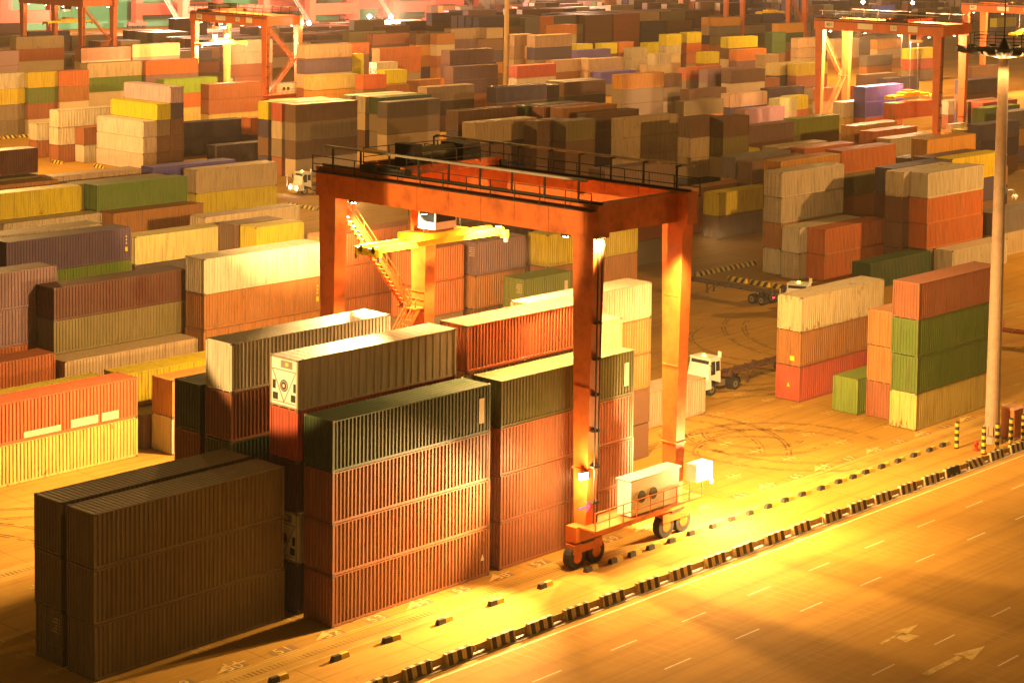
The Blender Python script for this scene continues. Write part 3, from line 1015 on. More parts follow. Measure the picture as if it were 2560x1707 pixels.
def fill_rows(y0, rows, xa, xb, lo, hi, skip=.12):
    x = xa
    while x < xb:
        cap = rr.randint(lo, hi)
        short = rr.random() < .3
        for r in range(rows):
            y = y0 + r * 2.97
            if rr.random() < skip:
                continue
            n = max(1, min(hi, cap + rr.choice([-1, 0, 0, 0, 1])))
            segs = [(x, 12.1)] if not short else [(x, 6.0), (x + 6.2, 6.0)]
            for sx, sl in segs:
                if not free(sx, y, sx + sl, y + 2.4):
                    continue
                hue = HUE[rr.choice(FAR)][1]
                for k in range(n):
                    if rr.random() < .6:
                        hue = HUE[rr.choice(FAR)][1]
                    v = rr.uniform(.7, 1.1)
                    mass_box(sx, y, .012 + k * 2.74, sl, 2.40, 2.74, tuple(q * v for q in hue))
        x += 13.1


for y0, xa, xb, lo, hi in [(314, 167, 328, 1, 2), (348, 187, 362, 1, 2), (382, 208, 396, 1, 2), (412, 226, 364, 1, 1), (314, 328, 646, 2, 4), (348, 362, 708, 2, 4), (382, 390, 769, 2, 4), (416, 414, 830, 2, 4), (450, 466, 892, 2, 5)]:
    fill_rows(y0, 6, xa, xb, lo, hi)

me = mass.mesh('container_mass')
at = me.attributes.new('hue', 'FLOAT_COLOR', 'FACE')
at.data.foreach_set('color', [q for h in mass_hue for q in (h[0], h[1], h[2], 1)])
mo = struct(link('container_rows', me), 'stuff')
mo['label'] = 'rows of small far containers merging towards the quay'
mo['category'] = 'container rows'

# ------------------------------------------------------------------ ground, road, markings
m = MB()
m.face([(-300, -250, 0), (1300, -250, 0), (1300, 1000, 0), (-300, 1000, 0)], GROUND)
struct(m.build('ground'))
ROT = math.atan(DR)


def flat(name, pts, mat, z=.008, o=None, drift=True):
    m = MB()
    m.face([(x, y, 0) for x, y in pts], mat)
    ob = struct(m.build(name, o, (0, 0, z)))
    ob.rotation_euler = (0, 0, ROT if drift else 0)
    return ob


def rect(x0, y0, x1, y1):
    return [(x0, y0), (x1, y0), (x1, y1), (x0, y1)]


flat('road', rect(-160, -34, 260, -9.25), ROAD, .004)
flat('far_carriageway_shoulder', rect(-160, -42, 260, -34), GROUND, .005)
s = flat('runway', rect(-120, -1.0, 130, 1.0), STRIP, .004)
s.location.y = -2.15
s = flat('runway', rect(-120, -1.0, 130, 1.0), STRIP, .004)
s.location.y = 20.6
# curved tyre scuffs of turning tractors
ty = MB()
rt_ = random.Random(11)
for cx, cy, rad, a0, a1 in ((45, 4.5, 4.5, .2, 2.6), (46.5, 3.5, 6.2, -.4, 1.9), (49, 8, 3.6, 2.2, 5.0), (52, 6, 8.5, 2.4, 4.2), (40, 12, 9, -1.0, .8), (66, 30, 14, 3.6, 5.2), (72, 33, 18, 3.4, 4.9), (80, 25, 11, 1.8, 3.6), (90, 20, 16, 2.0, 3.9), (-12, 24, 9, -.6, 1.2), (-8, 20, 12, .4, 1.9), (95, 130, 14, 3.4, 5.2)):
    for off in (0, .32, 2.0, 2.3):
        n_ = 26
        for i in range(n_):
            if rt_.random() < .18:
                continue
            p, q = a0 + (a1 - a0) * i / n_, a0 + (a1 - a0) * (i + 1) / n_
            ra, rb_ = rad + off, rad + off + .16
            ty.face([(cx + ra * math.cos(p), cy + ra * math.sin(p), .0065), (cx + rb_ * math.cos(p), cy + rb_ * math.sin(p), .0065), (cx + rb_ * math.cos(q), cy + rb_ * math.sin(q), .0065), (cx + ra * math.cos(q), cy + ra * math.sin(q), .0065)], SCUFF)
struct(ty.build('tyre_marks'))
mk = MB()


def mrect(x0, y0, x1, y1, mat=MARK, z=.009):
    mk.face([(x0, y0 + DR * x0, z), (x1, y0 + DR * x1, z), (x1, y1 + DR * x1, z), (x0, y1 + DR * x0, z)], mat)


mrect(-150, -9.48, 200, -9.34)                                  # edge line
for r_, (yy, ln, x0) in enumerate(((-13.32, 2.15, 14.0), (-17.14, 2.15, 13.95), (-25.58, 2.1, 14.75), (-29.75, 2.1, 20.4))):
    for k in range(-9, 22):
        x = x0 + 5.98 * k
        mrect(x, yy - .055, x + ln, yy + .055)
for yy in (-21.1, -21.6):
    mrect(-150, yy - .02, 200, yy + .02, NUMBG)
# block edge line, corner crosses and bay triangles of the first block
mrect(-60, -1.10, 120, -1.04, FADED)
mrect(-60, -1.32, 120, -1.28, MARKY)
mrect(-60, -3.02, 120, -2.96, FADED)
for bx in [-26.5 + 3.27 * 2 * k for k in range(-2, 22)]:
    for r_ in range(7):
        y = -.35 + 2.97 * r_
        mrect(bx - .75, y - .045, bx + .75, y + .045, FADED)
        mrect(bx - .35, y - .5, bx - .26, y + .5, FADED)
        mrect(bx + .22, y - .4, bx + .31, y + .4, FADED)
for bx in [-7.3 + 6.52 * k for k in range(-3, 17)]:
    y = -.35 + DR * bx
    mk.face([(bx - 1.0, y - .45, .011), (bx + .1, y - .28, .011), (bx + .1, y + .32, .011)], FADED)
    mk.face([(bx + .1, y - .05, .010), (bx + 1.15, y - .05, .010), (bx + 1.15, y + .06, .010), (bx + .1, y + .06, .010)], FADED)
# lane arrows on the road
def arrow(pts):
    mk.face([(x, y, .010) for x, y in pts], FADED)
arrow([(16.7, -27.97), (20.3, -28.02), (20.3, -27.62), (16.7, -27.55)])
arrow([(20.2, -28.55), (22.5, -28.0), (20.2, -27.35)])
arrow([(19.95, -24.5), (21.3, -24.55), (21.0, -23.6), (20.2, -23.6)])
arrow([(18.8, -23.72), (20.9, -23.66), (20.9, -23.46), (18.8, -23.5)])
arrow([(20.9, -23.9), (22.8, -23.5), (20.9, -23.1)])
struct(mk.build('road_markings'))
for n in range(47, 74):
    x = -7.1 + 3.27 * (n - 50)
    y = -.62 + DR * x
    p = flat('number_panel', rect(-.78, -.42, .78, .42), NUMBG, .007)
    p.location = (x, y, .007)
    cu = bpy.data.curves.new('bay_number', 'FONT')
    cu.body = str(n)
    cu.size = 1.05
    cu.align_x, cu.align_y = 'CENTER', 'CENTER'
    cu.space_character = 1.15
    cu.materials.append(FADED)
    tmp = bpy.data.objects.new('text_source', cu)
    o = link('bay_number', bpy.data.meshes.new_from_object(tmp), None, (x, y, .012))
    bpy.data.objects.remove(tmp)
    o.rotation_euler = (0, 0, ROT)
    struct(o)


def text_mesh(name, body, size, mat, parent, loc, rot, space=1.0):
    cu = bpy.data.curves.new(name, 'FONT')
    cu.body = body
    cu.size = size
    cu.align_x, cu.align_y = 'CENTER', 'CENTER'
    cu.space_character = space
    cu.extrude = .004
    cu.materials.append(mat)
    tmp = bpy.data.objects.new('text_source', cu)
    o = link(name, bpy.data.meshes.new_from_object(tmp), parent, loc)
    bpy.data.objects.remove(tmp)
    o.rotation_euler = rot
    return o


# ------------------------------------------------------------------ kerb blocks and barriers along the road
m = MB()
for x0, x1, mat in ((-.56, 0, BLACKP), (0, .56, KYEL)):
    m.hexa([(x0, -.17, 0), (x1, -.17, 0), (x1, .17, 0), (x0, .17, 0),
            (x0 + (.0 if x0 == 0 else .06), -.11, .27), (x1 - (.0 if x1 == 0 else .03), -.11, .27), (x1 - (.0 if x1 == 0 else .03), .11, .27), (x0 + (.0 if x0 == 0 else .06), .11, .27)], mat)
    if x0 < 0:
        kb_b = m.mesh('black_end')
        m = MB()
kb_y = m.mesh('yellow_end')
for i, x in enumerate([-14.8, -10.9, -6.9, -2.94, .77, 4.63, 8.61, 12.57, 16.69, 18.94, 20.54, 22.42, 24.46, 26.52, 28.62, 30.54, 32.54, 34.59, 36.37, 38.47, 40.52, 42.66, 44.36, 46.09, 48.1, 50.07, 52.18, 54.31, 56.26]):
    t = thing('kerb_block', 'small black and yellow concrete block in the kerb row beside the crane track', 'kerb block', (x + .3 + random.uniform(-.1, .1), -3.72 + DR * x + random.uniform(-.05, .05), .004), ROT + random.uniform(-.09, .09), 'black and yellow kerb blocks along the crane track')
    link('black_end', kb_b, t)
    link('yellow_end', kb_y, t)
prof = [(-.28, 0), (.28, 0), (.25, .08), (.12, .62), (-.12, .62), (-.25, .08)]


def barrier_mesh(mat):
    m = MB()
    m.prism(prof, -.95, -.3, mat)
    m.prism([(-.275, .10), (.275, .10), (.245, .13), (.118, .617), (-.118, .617), (-.245, .13)], -.3, .3, mat)
    m.prism(prof, .3, .95, mat)
    return m.mesh('barrier_body')


bm1, bm2 = barrier_mesh(BARR), barrier_mesh(BARRD)
m = MB()
for z in (.12, .22, .32, .42):
    m.box(-.5, -.02, z, .5, .02, z + .085, RAILC)
for x in (-.44, .4):
    m.box(x, -.05, 0, x + .05, -.02, .52, RAILC)
rail = m.mesh('rail_bars')
BX = [-7.3, -4.4, -1.46, 1.43, 4.63, 7.6, 10.54, 13.59, 16.67, 19.67, 22.96, 25.71, 28.96, 31.74, 35.2, 38.13, 41.07, 44.17, 47.15, 49.91, 53.03, 55.97, 58.9, 61.9, 64.9]
for i, x in enumerate(BX):
    y = -8.42 + DR * x
    if i == 19:
        o = link('barrier', bm1, None, (x, y, .004))
        lab, g = 'concrete barrier with the number 78-70 on a black panel', 'striped concrete barriers along the road'
        p = MB()
        p.hexa([(-.7, -.27, .2), (.7, -.27, .2), (.7, -.2, .2), (-.7, -.2, .2), (-.7, -.165, .66), (.7, -.165, .66), (.7, -.1, .66), (-.7, -.1, .66)], BLACKP)
        pp = p.build('number_board', o)
        text_mesh('board_number', '78-70', .40, PATCH, pp, (0, -.203, .35), (R(77), 0, 0), 1.1)
    elif i == 20:
        o = link('barrier', bm2, None, (x, y, .004))
        lab, g = 'concrete barrier with slanted stripes beside the 78-70 barrier', 'striped concrete barriers along the road'
    else:
        o = link('barrier', bm1, None, (x, y, .004))
        lab, g = 'black and cream upright-striped concrete barrier in the row along the road', 'striped concrete barriers along the road'
    o.rotation_euler = (0, 0, ROT + random.uniform(-.03, .03))
    tag(o, lab, 'barrier', g)
    if i < len(BX) - 1:
        gap = BX[i + 1] - x - 1.9
        if gap > .4:
            q = link('guard_rail', rail, None, (x + .95 + gap / 2, y + .02 + DR * 1.5, .004))
            q.scale = (gap * .96, 1, 1)
            q.rotation_euler = (0, 0, ROT)
            tag(q, 'low steel slat rail closing the gap between two striped barriers', 'guard rail', 'slat rails between the road barriers')
# a low concrete lip under the barriers
m = MB()
m.box(-120, -.45, 0, 160, .45, .03, CONC)
k = struct(m.build('kerb', None, (0, -8.42, 0)))
k.rotation_euler = (0, 0, ROT)

# ------------------------------------------------------------------ warning rows deeper in the yard
m = MB()
m.prism([(-.2, 0), (.2, 0), (.14, .5), (-.14, .5)], -1.25, 1.25, KERBY)
wk = m.mesh('striped_kerb')
WR = []
for k in range(3):
    WR.append((98.9, 48.2 - k * 3.1, 90, 'striped kerb in the dark row by the stack with door ends'))
for k in range(4):
    WR.append((99.6 + k * 2.7, 53.4, 0, 'striped kerb in the dark row behind the travelling crane'))
for k in range(3):
    WR.append((99.3 + .2 * k, 124.2 - k * 2.9, 90, 'striped kerb in the row before the tractor with headlights'))
for x, y in ((102.0, 184.6), (103.8, 176.0)):
    WR.append((x, y - .2, 90, 'yellow striped kerb on the bright open ground at left' if y > 180 else 'yellow striped kerb beside the crosswise white stack'))
for k in range(5):
    WR.append((112.0 + 3.1 * k, 219.2, 0, 'yellow kerb dash along the foot of the upper left stacks'))
for x, y, rz, lab in WR:
    o = link('striped_kerb', wk, None, (x, y, .004))
    o.rotation_euler = (0, 0, R(rz))
    tag(o, lab, 'kerb block', 'striped kerbs in the yard: ' + lab)

# ------------------------------------------------------------------ light mast, posts, cabinet
t = thing('light_mast', 'tall pale concrete light mast with a dark ring of floodlights at right', 'light mast', (60.0, -6.45, 0))
m = MB()
z, r = .6, .60
m.tube((0, 0, .6), (0, 0, 13), .58, .50, 20, CONC)
m.tube((0, 0, 13), (0, 0, 13.12), .52, .52, 20, CONC)
m.tube((0, 0, 13.12), (0, 0, 22), .50, .445, 20, CONC)
m.tube((0, 0, 22), (0, 0, 22.1), .46, .46, 20, CONC)
m.tube((0, 0, 22.1), (0, 0, 29.3), .445, .38, 20, CONC)
m.build('pole', t)
m = MB()
m.tube((0, 0, 0), (0, 0, .5), .85, .75, 12, CONC)
m.tube((0, 0, .5), (0, 0, .6), .70, .70, 16, STEEL)
for a in range(10):
    c = (.66 * math.cos(a * .628), .66 * math.sin(a * .628))
    m.bar((c[0], c[1], .55), (c[0] * .93, c[1] * .93, 1.3), .05, .10, CONC)
m.build('base', t)
m = MB()
m.tube((0, 0, 29.3), (0, 0, 30.0), .42, .85, 16, DARK)
m.tube((0, 0, 30.0), (0, 0, 30.12), 2.7, 2.7, 20, DARK)
for a in range(12):
    q = a * math.pi / 6
    m.bar((0, 0, 29.5), (3.2 * math.cos(q), 3.2 * math.sin(q), 29.95), .16, .22, DARK)
m.tube((0, 0, 30.12), (0, 0, 30.9), .5, .12, 10, DARK)
m.build('lamp_ring', t)
m = MB()
for z in (30.75, 31.0, 31.25):
    for a in range(16):
        q0, q1 = a * math.pi / 8, (a + 1) * math.pi / 8
        m.bar((2.6 * math.cos(q0), 2.6 * math.sin(q0), z), (2.6 * math.cos(q1), 2.6 * math.sin(q1), z), .045, .045, DARK)
for a in range(8):
    q = a * math.pi / 4
    m.bar((2.6 * math.cos(q), 2.6 * math.sin(q), 30.1), (2.6 * math.cos(q), 2.6 * math.sin(q), 31.27), .05, .05, DARK)
m.build('railing', t)
m = MB()
m.tube((0, 0, 30.8), (0, 0, 35.5), .07, .02, 8, DARK)
m.build('lightning_rod', t)
for a in range(12):
    q = a * math.pi / 6 + .26
    c, s_ = math.cos(q), math.sin(q)
    m = MB()
    m.hexa([(3.0 * c - .35 * s_, 3.0 * s_ + .35 * c, 29.75), (3.0 * c + .35 * s_, 3.0 * s_ - .35 * c, 29.75), (3.7 * c + .35 * s_, 3.7 * s_ - .35 * c, 29.95), (3.7 * c - .35 * s_, 3.7 * s_ + .35 * c, 29.95),
            (3.0 * c - .3 * s_, 3.0 * s_ + .3 * c, 30.12), (3.0 * c + .3 * s_, 3.0 * s_ - .3 * c, 30.12), (3.6 * c + .3 * s_, 3.6 * s_ - .3 * c, 30.25), (3.6 * c - .3 * s_, 3.6 * s_ + .3 * c, 30.25)], DARK)
    f = m.build('floodlight', t)
    m = MB()
    lit = a in (10, 11, 0)
    m.hexa([(3.06 * c - .28 * s_, 3.06 * s_ + .28 * c, 29.735), (3.06 * c + .28 * s_, 3.06 * s_ - .28 * c, 29.735), (3.64 * c + .28 * s_, 3.64 * s_ - .28 * c, 29.90), (3.64 * c - .28 * s_, 3.64 * s_ + .28 * c, 29.90),
            (3.06 * c - .28 * s_, 3.06 * s_ + .28 * c, 29.76), (3.06 * c + .28 * s_, 3.06 * s_ - .28 * c, 29.76), (3.64 * c + .28 * s_, 3.64 * s_ - .28 * c, 29.94), (3.64 * c - .28 * s_, 3.64 * s_ + .28 * c, 29.94)], LAMPW if lit else GLASS)
    m.build('lens', f)
m = MB()
m.tube((.4, -.1, 19.3), (1.3, -.4, 19.35), .05, .05, 8, WHITE)
m.tube((1.3, -.4, 19.35), (1.55, -.45, 18.95), .05, .05, 8, WHITE)
m.ball((1.55, -.45, 18.75), .26, WHITE)
m.box(.3, -.3, 19.1, .7, .1, 19.5, WHITE)
m.tube((0, 0, 19.55), (0, 0, 19.62), .50, .50, 20, STEEL)
m.build('camera_dome', t)
for i, (x, y, lab) in enumerate(((56.5, -5.46, 'black and yellow ringed post standing alone before the pale stack'), (56.47, -7.8, 'leftmost front black and yellow ringed post of the row guarding the mast'),
                                (58.28, -7.9, 'black and yellow ringed post just left of the mast foot'), (60.32, -7.91, 'black and yellow ringed post before the orange cabinet'),
                                (62.13, -7.95, 'black and yellow ringed post at the right picture edge'))):
    m = MB()
    m.tube((0, 0, 0), (0, 0, 2.02), .165, .165, 14, POSTS)
    m.ball((0, 0, 2.02), .165, POSTS, 14, 6, .35)
    o = m.build('guard_post', None, (x, y, 0))
    tag(o, lab, 'guard post', 'ringed guard posts around the mast')
t = thing('electrical_cabinet', 'orange metal electrical cabinet beside the mast foot', 'cabinet', (62.2, -6.9, 0))
m = MB()
m.box(-.7, -.55, .12, .7, .55, 2.35, CABO)
m.build('body', t)
m = MB()
m.hexa([(-.78, -.63, 2.35), (.78, -.63, 2.35), (.78, .63, 2.35), (-.78, .63, 2.35), (-.7, -.5, 2.5), (.7, -.5, 2.5), (.7, .5, 2.5), (-.7, .5, 2.5)], CABO)
m.build('roof', t)
m = MB()
m.box(-.8, -.65, 0, .8, .65, .12, CONC)
m.build('plinth', t)
for x0 in (-.62, .02):
    m = MB()
    m.box(x0, -.575, .3, x0 + .6, -.55, 2.2, CABO)
    dr = m.build('door', t)
    m = MB()
    m.box(x0 + .05, -.60, 1.2, x0 + .12, -.575, 1.4, STEEL)
    m.build('handle', dr)
t = thing('fire_hydrant', 'small red fire hydrant on the ground left of the mast', 'hydrant', (57.0, -6.86, 0))
m = MB()
m.tube((0, 0, 0), (0, 0, .62), .13, .12, 10, REDP)
m.tube((0, 0, 0), (0, 0, .08), .24, .24, 10, REDP)
m.build('barrel', t)
m = MB()
m.ball((0, 0, .64), .15, REDP)
m.build('cap', t)
for s_ in (-1, 1):
    m = MB()
    m.tube((0, 0, .42), (.3 * s_, 0, .42), .07, .07, 8, REDP)
    m.build('outlet', t)
# thin pole far off
t = thing('light_mast', 'slender brown mast rising out of the far stacks at upper centre', 'light mast', (242.0, 224.4, 0))
m = MB()
m.tube((0, 0, 0), (0, 0, 38), .62, .45, 14, RAILC)
m.build('pole', t)
m = MB()
m.tube((0, 0, 38), (0, 0, 38.3), 2.6, 2.6, 16, DARK)
m.build('lamp_ring', t)

# ------------------------------------------------------------------ cranes
def lamp_fixture(name, parent, loc, r=.22, mat=None):
    m = MB()
    m.box(-r, -r, -.12, r, r, .16, DARK)
    f = m.build(name, parent, loc)
    m = MB()
    m.tube((0, 0, -.15), (0, 0, -.12), r * .8, r * .8, 12, mat or LAMP)
    m.build('lens', f)
    return f


def railing(m, pts, h=1.05, step=2.0, mat=DARK):
    for a, b in zip(pts[:-1], pts[1:]):
        a, b = Vector(a), Vector(b)
        for q in (.5, h):
            m.bar(a + Vector((0, 0, q)), b + Vector((0, 0, q)), .05, .05, mat)
        n = max(1, int((b - a).length / step))
        for i in range(n + 1):
            p = a.lerp(b, i / n)
            m.bar(p, p + Vector((0, 0, h)), .05, .05, mat)


def stair(m, a, b, w, mat, ax):
    """a flight of steps from a up to b; ax is the unit vector across the flight"""
    a, b, ax = Vector(a), Vector(b), Vector(ax)
    for s in (-.5, .5):
        m.bar(a + ax * w * s, b + ax * w * s, .06, .28, mat)
        for q in (.55, 1.05):
            m.bar(a + ax * w * s + Vector((0, 0, q)), b + ax * w * s + Vector((0, 0, q)), .045, .045, mat)
    n = int(abs(b.z - a.z) / .33)
    for i in range(n):
        p = a.lerp(b, (i + .5) / n)
        m.bar(p - ax * w / 2, p + ax * w / 2, .26, .05, mat)
        if i % 4 == 0:
            for s in (-.5, .5):
                m.bar(p + ax * w * s, p + ax * w * s + Vector((0, 0, 1.05)), .045, .045, mat)


def rtg(label, x0, yn, wb, span, zt, mat, ty, sz, boards, group='yellow-lit gantry cranes over the stacks', wheels=True, spreader=True, arrow=False, far_stair=False):
    t = thing('gantry_crane', label, 'gantry crane', (x0, yn, 0), 0, group)
    for y in (0, span):
        for x in (0, wb):
            m = MB()
            s = 1 if x == 0 else -1
            a, b = .40, .52
            wy0, wy1 = .5, .85
            m.hexa([(x - a, y - wy0, 2.5), (x + a, y - wy0, 2.5), (x + a, y + wy0, 2.5), (x - a, y + wy0, 2.5),
                    (x - b, y - wy1, zt - 2), (x + b, y - wy1, zt - 2), (x + b, y + wy1, zt - 2), (x - b, y + wy1, zt - 2)], mat)
            for z in (6, 11, 15.5):
                m.box(x - a - .1, y - wy0 - .13, z, x + a + .1, y + wy0 + .13, z + .10, mat)
            m.build('leg', t)
            b_ = MB()
            b_.box(x - 1.3, y - .35, 1.0, x + 1.3, y + .35, 1.55, mat)
            b_.box(x - .5, y - .4, 1.5, x + .5, y + .4, 1.75, DARK)
            bo = b_.build('bogie', t)
            for dx in (-.85, .85):
                w = MB()
                w.tube((x + dx, y - .28, .75), (x + dx, y + .28, .75), .74, n=18, mat=RUB)
                w.tube((x + dx, y - .30, .75), (x + dx, y + .30, .75), .38, n=12, mat=mat)
                w.build('wheel', bo)
        m = MB()
        m.box(-1.2, y - .42, 1.7, wb + 1.2, y + .42, 2.65, mat)
        m.build('sill_beam', t)
        m = MB()
        if y == 0:
            m.box(.52, y - .40, zt - 1.9, wb - .52, y + .40, zt - .1, mat)
        else:
            m.box(.52, y - .35, zt - 1.3, wb - .52, y + .35, zt - .15, mat)
        m.build('tie_beam', t)
    for x in (0, wb):
        m = MB()
        m.box(x - .5, -1.2, zt - 2.0, x + .5, span + 1.2, zt, mat)
        for k in range(9):
            y = k * span / 8
            m.box(x - .53, y - .05, zt - 1.95, x + .53, y + .05, zt - .03, mat)
        m.box(x - .12, -1.0, zt, x + .12, span + 1.0, zt + .14, DARK)
        g = m.build('girder', t)
        s = -1 if x == 0 else 1
        m = MB()
        xx = x + s * .95
        m.box(min(x + s * .5, xx + s * .1), -1.0, zt - .35, max(x + s * .5, xx + s * .1), span + 1.0, zt - .28, DARK)
        railing(m, [(xx, -1.0, zt - .28), (xx, span + 1.0, zt - .28)])
        m.build('walkway', t)
        m = MB()
        for k in range(9):
            y = .5 + k * (span - 1) / 8
            m.bar((x + s * .45, y, zt), (x + s * .45, y, zt + 1.5), .10, .10, DARK)
            m.bar((x + s * .45, y, zt + 1.45), (x + s * .9, y, zt + 1.45), .10, .10, DARK)
        m.bar((x + s * .9, -.5, zt + 1.50), (x + s * .9, span - .3, zt + 1.50), .30, .14, GALV)
        m.build('cable_tray', t)
        for k, y in enumerate((2.0, span * .33, span * .62, span - 2.0)):
            lamp_fixture('floodlight', t, (x - s * .1, y, zt - 2.12), .22)
    # trolley with hoist machinery and cabin
    m = MB()
    m.box(-.4, ty - 2.0, zt + .15, wb + .4, ty - 1.6, zt + .7, mat)
    m.box(-.4, ty + 1.6, zt + .15, wb + .4, ty + 2.0, zt + .7, mat)
    m.box(.8, ty - 1.6, zt + .25, wb - .8, ty + 1.6, zt + .4, DARK)
    for x in (-.25, wb + .25):
        m.box(x - .3, ty - 2.2, zt + .12, x + .3, ty + 2.2, zt + .5, DARK)
    railing(m, [(-.3, ty - 2.1, zt + .5), (wb + .3, ty - 2.1, zt + .5)], 1.1)
    railing(m, [(-.3, ty + 2.1, zt + .5), (wb + .3, ty + 2.1, zt + .5)], 1.1)
    tr = m.build('trolley', t)
    m = MB()
    m.tube((2.2, ty, zt + 1.1), (wb - 2.2, ty, zt + 1.1), .55, n=16, mat=STEEL)
    m.box(1.4, ty - .9, zt + .4, 2.2, ty + .9, zt + 1.9, DARK)
    m.box(wb - 2.6, ty - 1.1, zt + .4, wb - 1.0, ty + 1.1, zt + 1.7, BLACKP)
    m.tube((wb - 3.6, ty + .4, zt + .9), (wb - 2.6, ty + .4, zt + .9), .42, n=12, mat=DARK)
    m.build('hoist', tr)
    m = MB()
    m.box(.9, ty - 3.6, zt - 3.4, 2.8, ty - 2.0, zt - 1.0, WHITE)
    cb = m.build('cabin', t)
    m = MB()
    m.box(.98, ty - 3.63, zt - 2.9, 2.7, ty - 3.6, zt - 1.5, GLASS)
    m.box(.87, ty - 3.5, zt - 2.9, .9, ty - 2.2, zt - 1.5, GLASS)
    m.build('window', cb)
    if spreader:
        m = MB()
        for dx in (-1.7, 1.7):
            for dy in (-.8, .8):
                m.tube((wb / 2 + dx, ty + dy, sz + 1.2), (wb / 2 + dx * .8, ty + dy, zt + .5), .025, n=5, mat=STEEL)
        m.build('hoist_rope', t)
        m = MB()
        m.box(wb / 2 - 2.4, ty - 1.0, sz + .75, wb / 2 + 2.4, ty + 1.0, sz + 1.15, YEL)
        m.box(wb / 2 - 1.2, ty - .7, sz + 1.15, wb / 2 + 1.2, ty + .7, sz + 1.5, mat)
        m.box(wb / 2 - 6.0, ty - .75, sz + .3, wb / 2 + 6.0, ty - .45, sz + .75, YEL)
        m.box(wb / 2 - 6.0, ty + .45, sz + .3, wb / 2 + 6.0, ty + .75, sz + .75, YEL)
        for dx in (-6.0, 5.75):
            m.box(wb / 2 + dx, ty - 1.2, sz + .1, wb / 2 + dx + .25, ty + 1.2, sz + .6, YEL)
            for dy in (-1.2, 1.0):
                m.box(wb / 2 + dx, ty + dy, sz - .2, wb / 2 + dx + .2, ty + dy + .2, sz + .1, STEEL)
        m.build('spreader', t)
    # ladder and cable reel on the near legs
    m = MB()
    for dy in (-.22, .22):
        m.bar((wb + .62, dy, 2.7), (wb + .66, dy, zt - 2.2), .05, .05, mat)
    for k in range(int((zt - 5.2) / .45)):
        m.bar((wb + .62, -.22, 3.0 + k * .45), (wb + .62, .22, 3.0 + k * .45), .035, .035, mat)
    m.build('ladder', t)
    m = MB()
    for dx in (-.2, .1):
        m.bar((dx, -.92, 2.8), (dx * 1.2, -1.0, zt - 2.1), .07, .07, DARK)
    for k in range(6):
        m.box(-.3, -.96, 4 + k * 2.2, .25, -.55, 4.12 + k * 2.2, DARK)
    m.build('cable_run', t)
    m = MB()
    m.tube((wb + 1.0, span - .2, 3.7), (wb + 1.0, span + .2, 3.7), 1.0, n=22, mat=DARK)
    m.tube((wb + 1.0, span - .25, 3.7), (wb + 1.0, span + .25, 3.7), .30, n=12, mat=mat)
    m.box(wb + .4, span - .15, 2.6, wb + 1.1, span + .15, 2.8, mat)
    m.build('cable_reel', t)
    # stairs between the two near legs
    m = MB()
    zm = zt * .52
    o = span if far_stair else 0
    stair(m, (.9, o - .2, 2.7), (wb - .9, o - .2, zm), .8, mat, (0, 1, 0))
    stair(m, (wb - .9, o + .75, zm), (1.1, o + .75, zt - 2.6), .8, mat, (0, 1, 0))
    m.box(wb - 1.5, o - .7, zm - .08, wb - .5, o + 1.2, zm, mat)
    railing(m, [(wb - .5, o - .7, zm), (wb - .5, o + 1.2, zm)], 1.05, 1.0, mat)
    m.box(.3, o + .2, zt - 2.7, 1.6, o + 1.3, zt - 2.62, mat)
    m.build('stairway', t)
    # electrical house and diesel set on the near sill
    m = MB()
    m.box(wb * .30, -1.55, 2.75, wb * .85, -.45, 4.9, WHITE)
    m.box(wb * .28, -1.6, 4.9, wb * .87, -.4, 5.0, GALV)
    eh = m.build('electrical_house', t)
    for k in range(2):
        m = MB()
        m.tube((wb * .42 + k * 1.1, -1.58, 3.8), (wb * .42 + k * 1.1, -1.50, 3.8), .38, n=14, mat=DARK)
        m.build('cooling_fan', eh)
    m = MB()
    railing(m, [(-.9, -1.7, 2.65), (wb + .9, -1.7, 2.65)], 1.1, 1.2, mat)
    m.box(-.9, -1.75, 2.55, wb + .9, -.4, 2.65, mat)
    m.build('sill_walkway', t)
    for txt, y, w_, h_ in boards:
        m = MB()
        m.box(-.56, y - w_ / 2, zt - 1.0 - h_ / 2, -.535, y + w_ / 2, zt - 1.0 + h_ / 2, WHITE)
        bd = m.build('number_board', t)
        if txt:
            text_mesh('board_number', txt, h_ * .78, BLACKP, bd, (-.566, y, zt - 1.0), (R(90), 0, R(-90)))
    if arrow:
        m = MB()
        m.box(-1.25, -.66, 3.82, -.35, -.62, 3.94, LED)
        m.hexa([(-.6, -.66, 3.60), (-.5, -.66, 3.56), (-.5, -.62, 3.56), (-.6, -.62, 3.60), (-.22, -.66, 3.84), (-.22, -.66, 3.92), (-.22, -.62, 3.92), (-.22, -.62, 3.84)], LED)
        m.hexa([(-.6, -.66, 4.16), (-.6, -.62, 4.16), (-.5, -.62, 4.20), (-.5, -.66, 4.20), (-.22, -.66, 3.92), (-.22, -.62, 3.92), (-.22, -.62, 3.84), (-.22, -.66, 3.84)], LED)
        m.build('arrow_sign', t)
        m = MB()
        m.box(-1.1, -.72, 5.6, -.55, -.5, 6.05, DARK)
        fx = m.build('floodlight', t)
        m = MB()
        m.box(-1.12, -.70, 5.64, -1.095, -.52, 6.0, LAMPW)
        m.box(-1.08, -.745, 5.64, -.57, -.72, 6.0, LAMPW)
        m.build('lens', fx)
        for dz in (0,):
            m = MB()
            m.box(wb + .6, -1.5, 3.5, wb + 2.2, -.6, 4.6, WHITE)
            m.build('control_box', t)
            m = MB()
            m.box(wb + 2.0, -1.56, 3.2, wb + 2.2, -1.5, 3.4, LAMPW)
            m.build('marker_lamp', t)
    return t


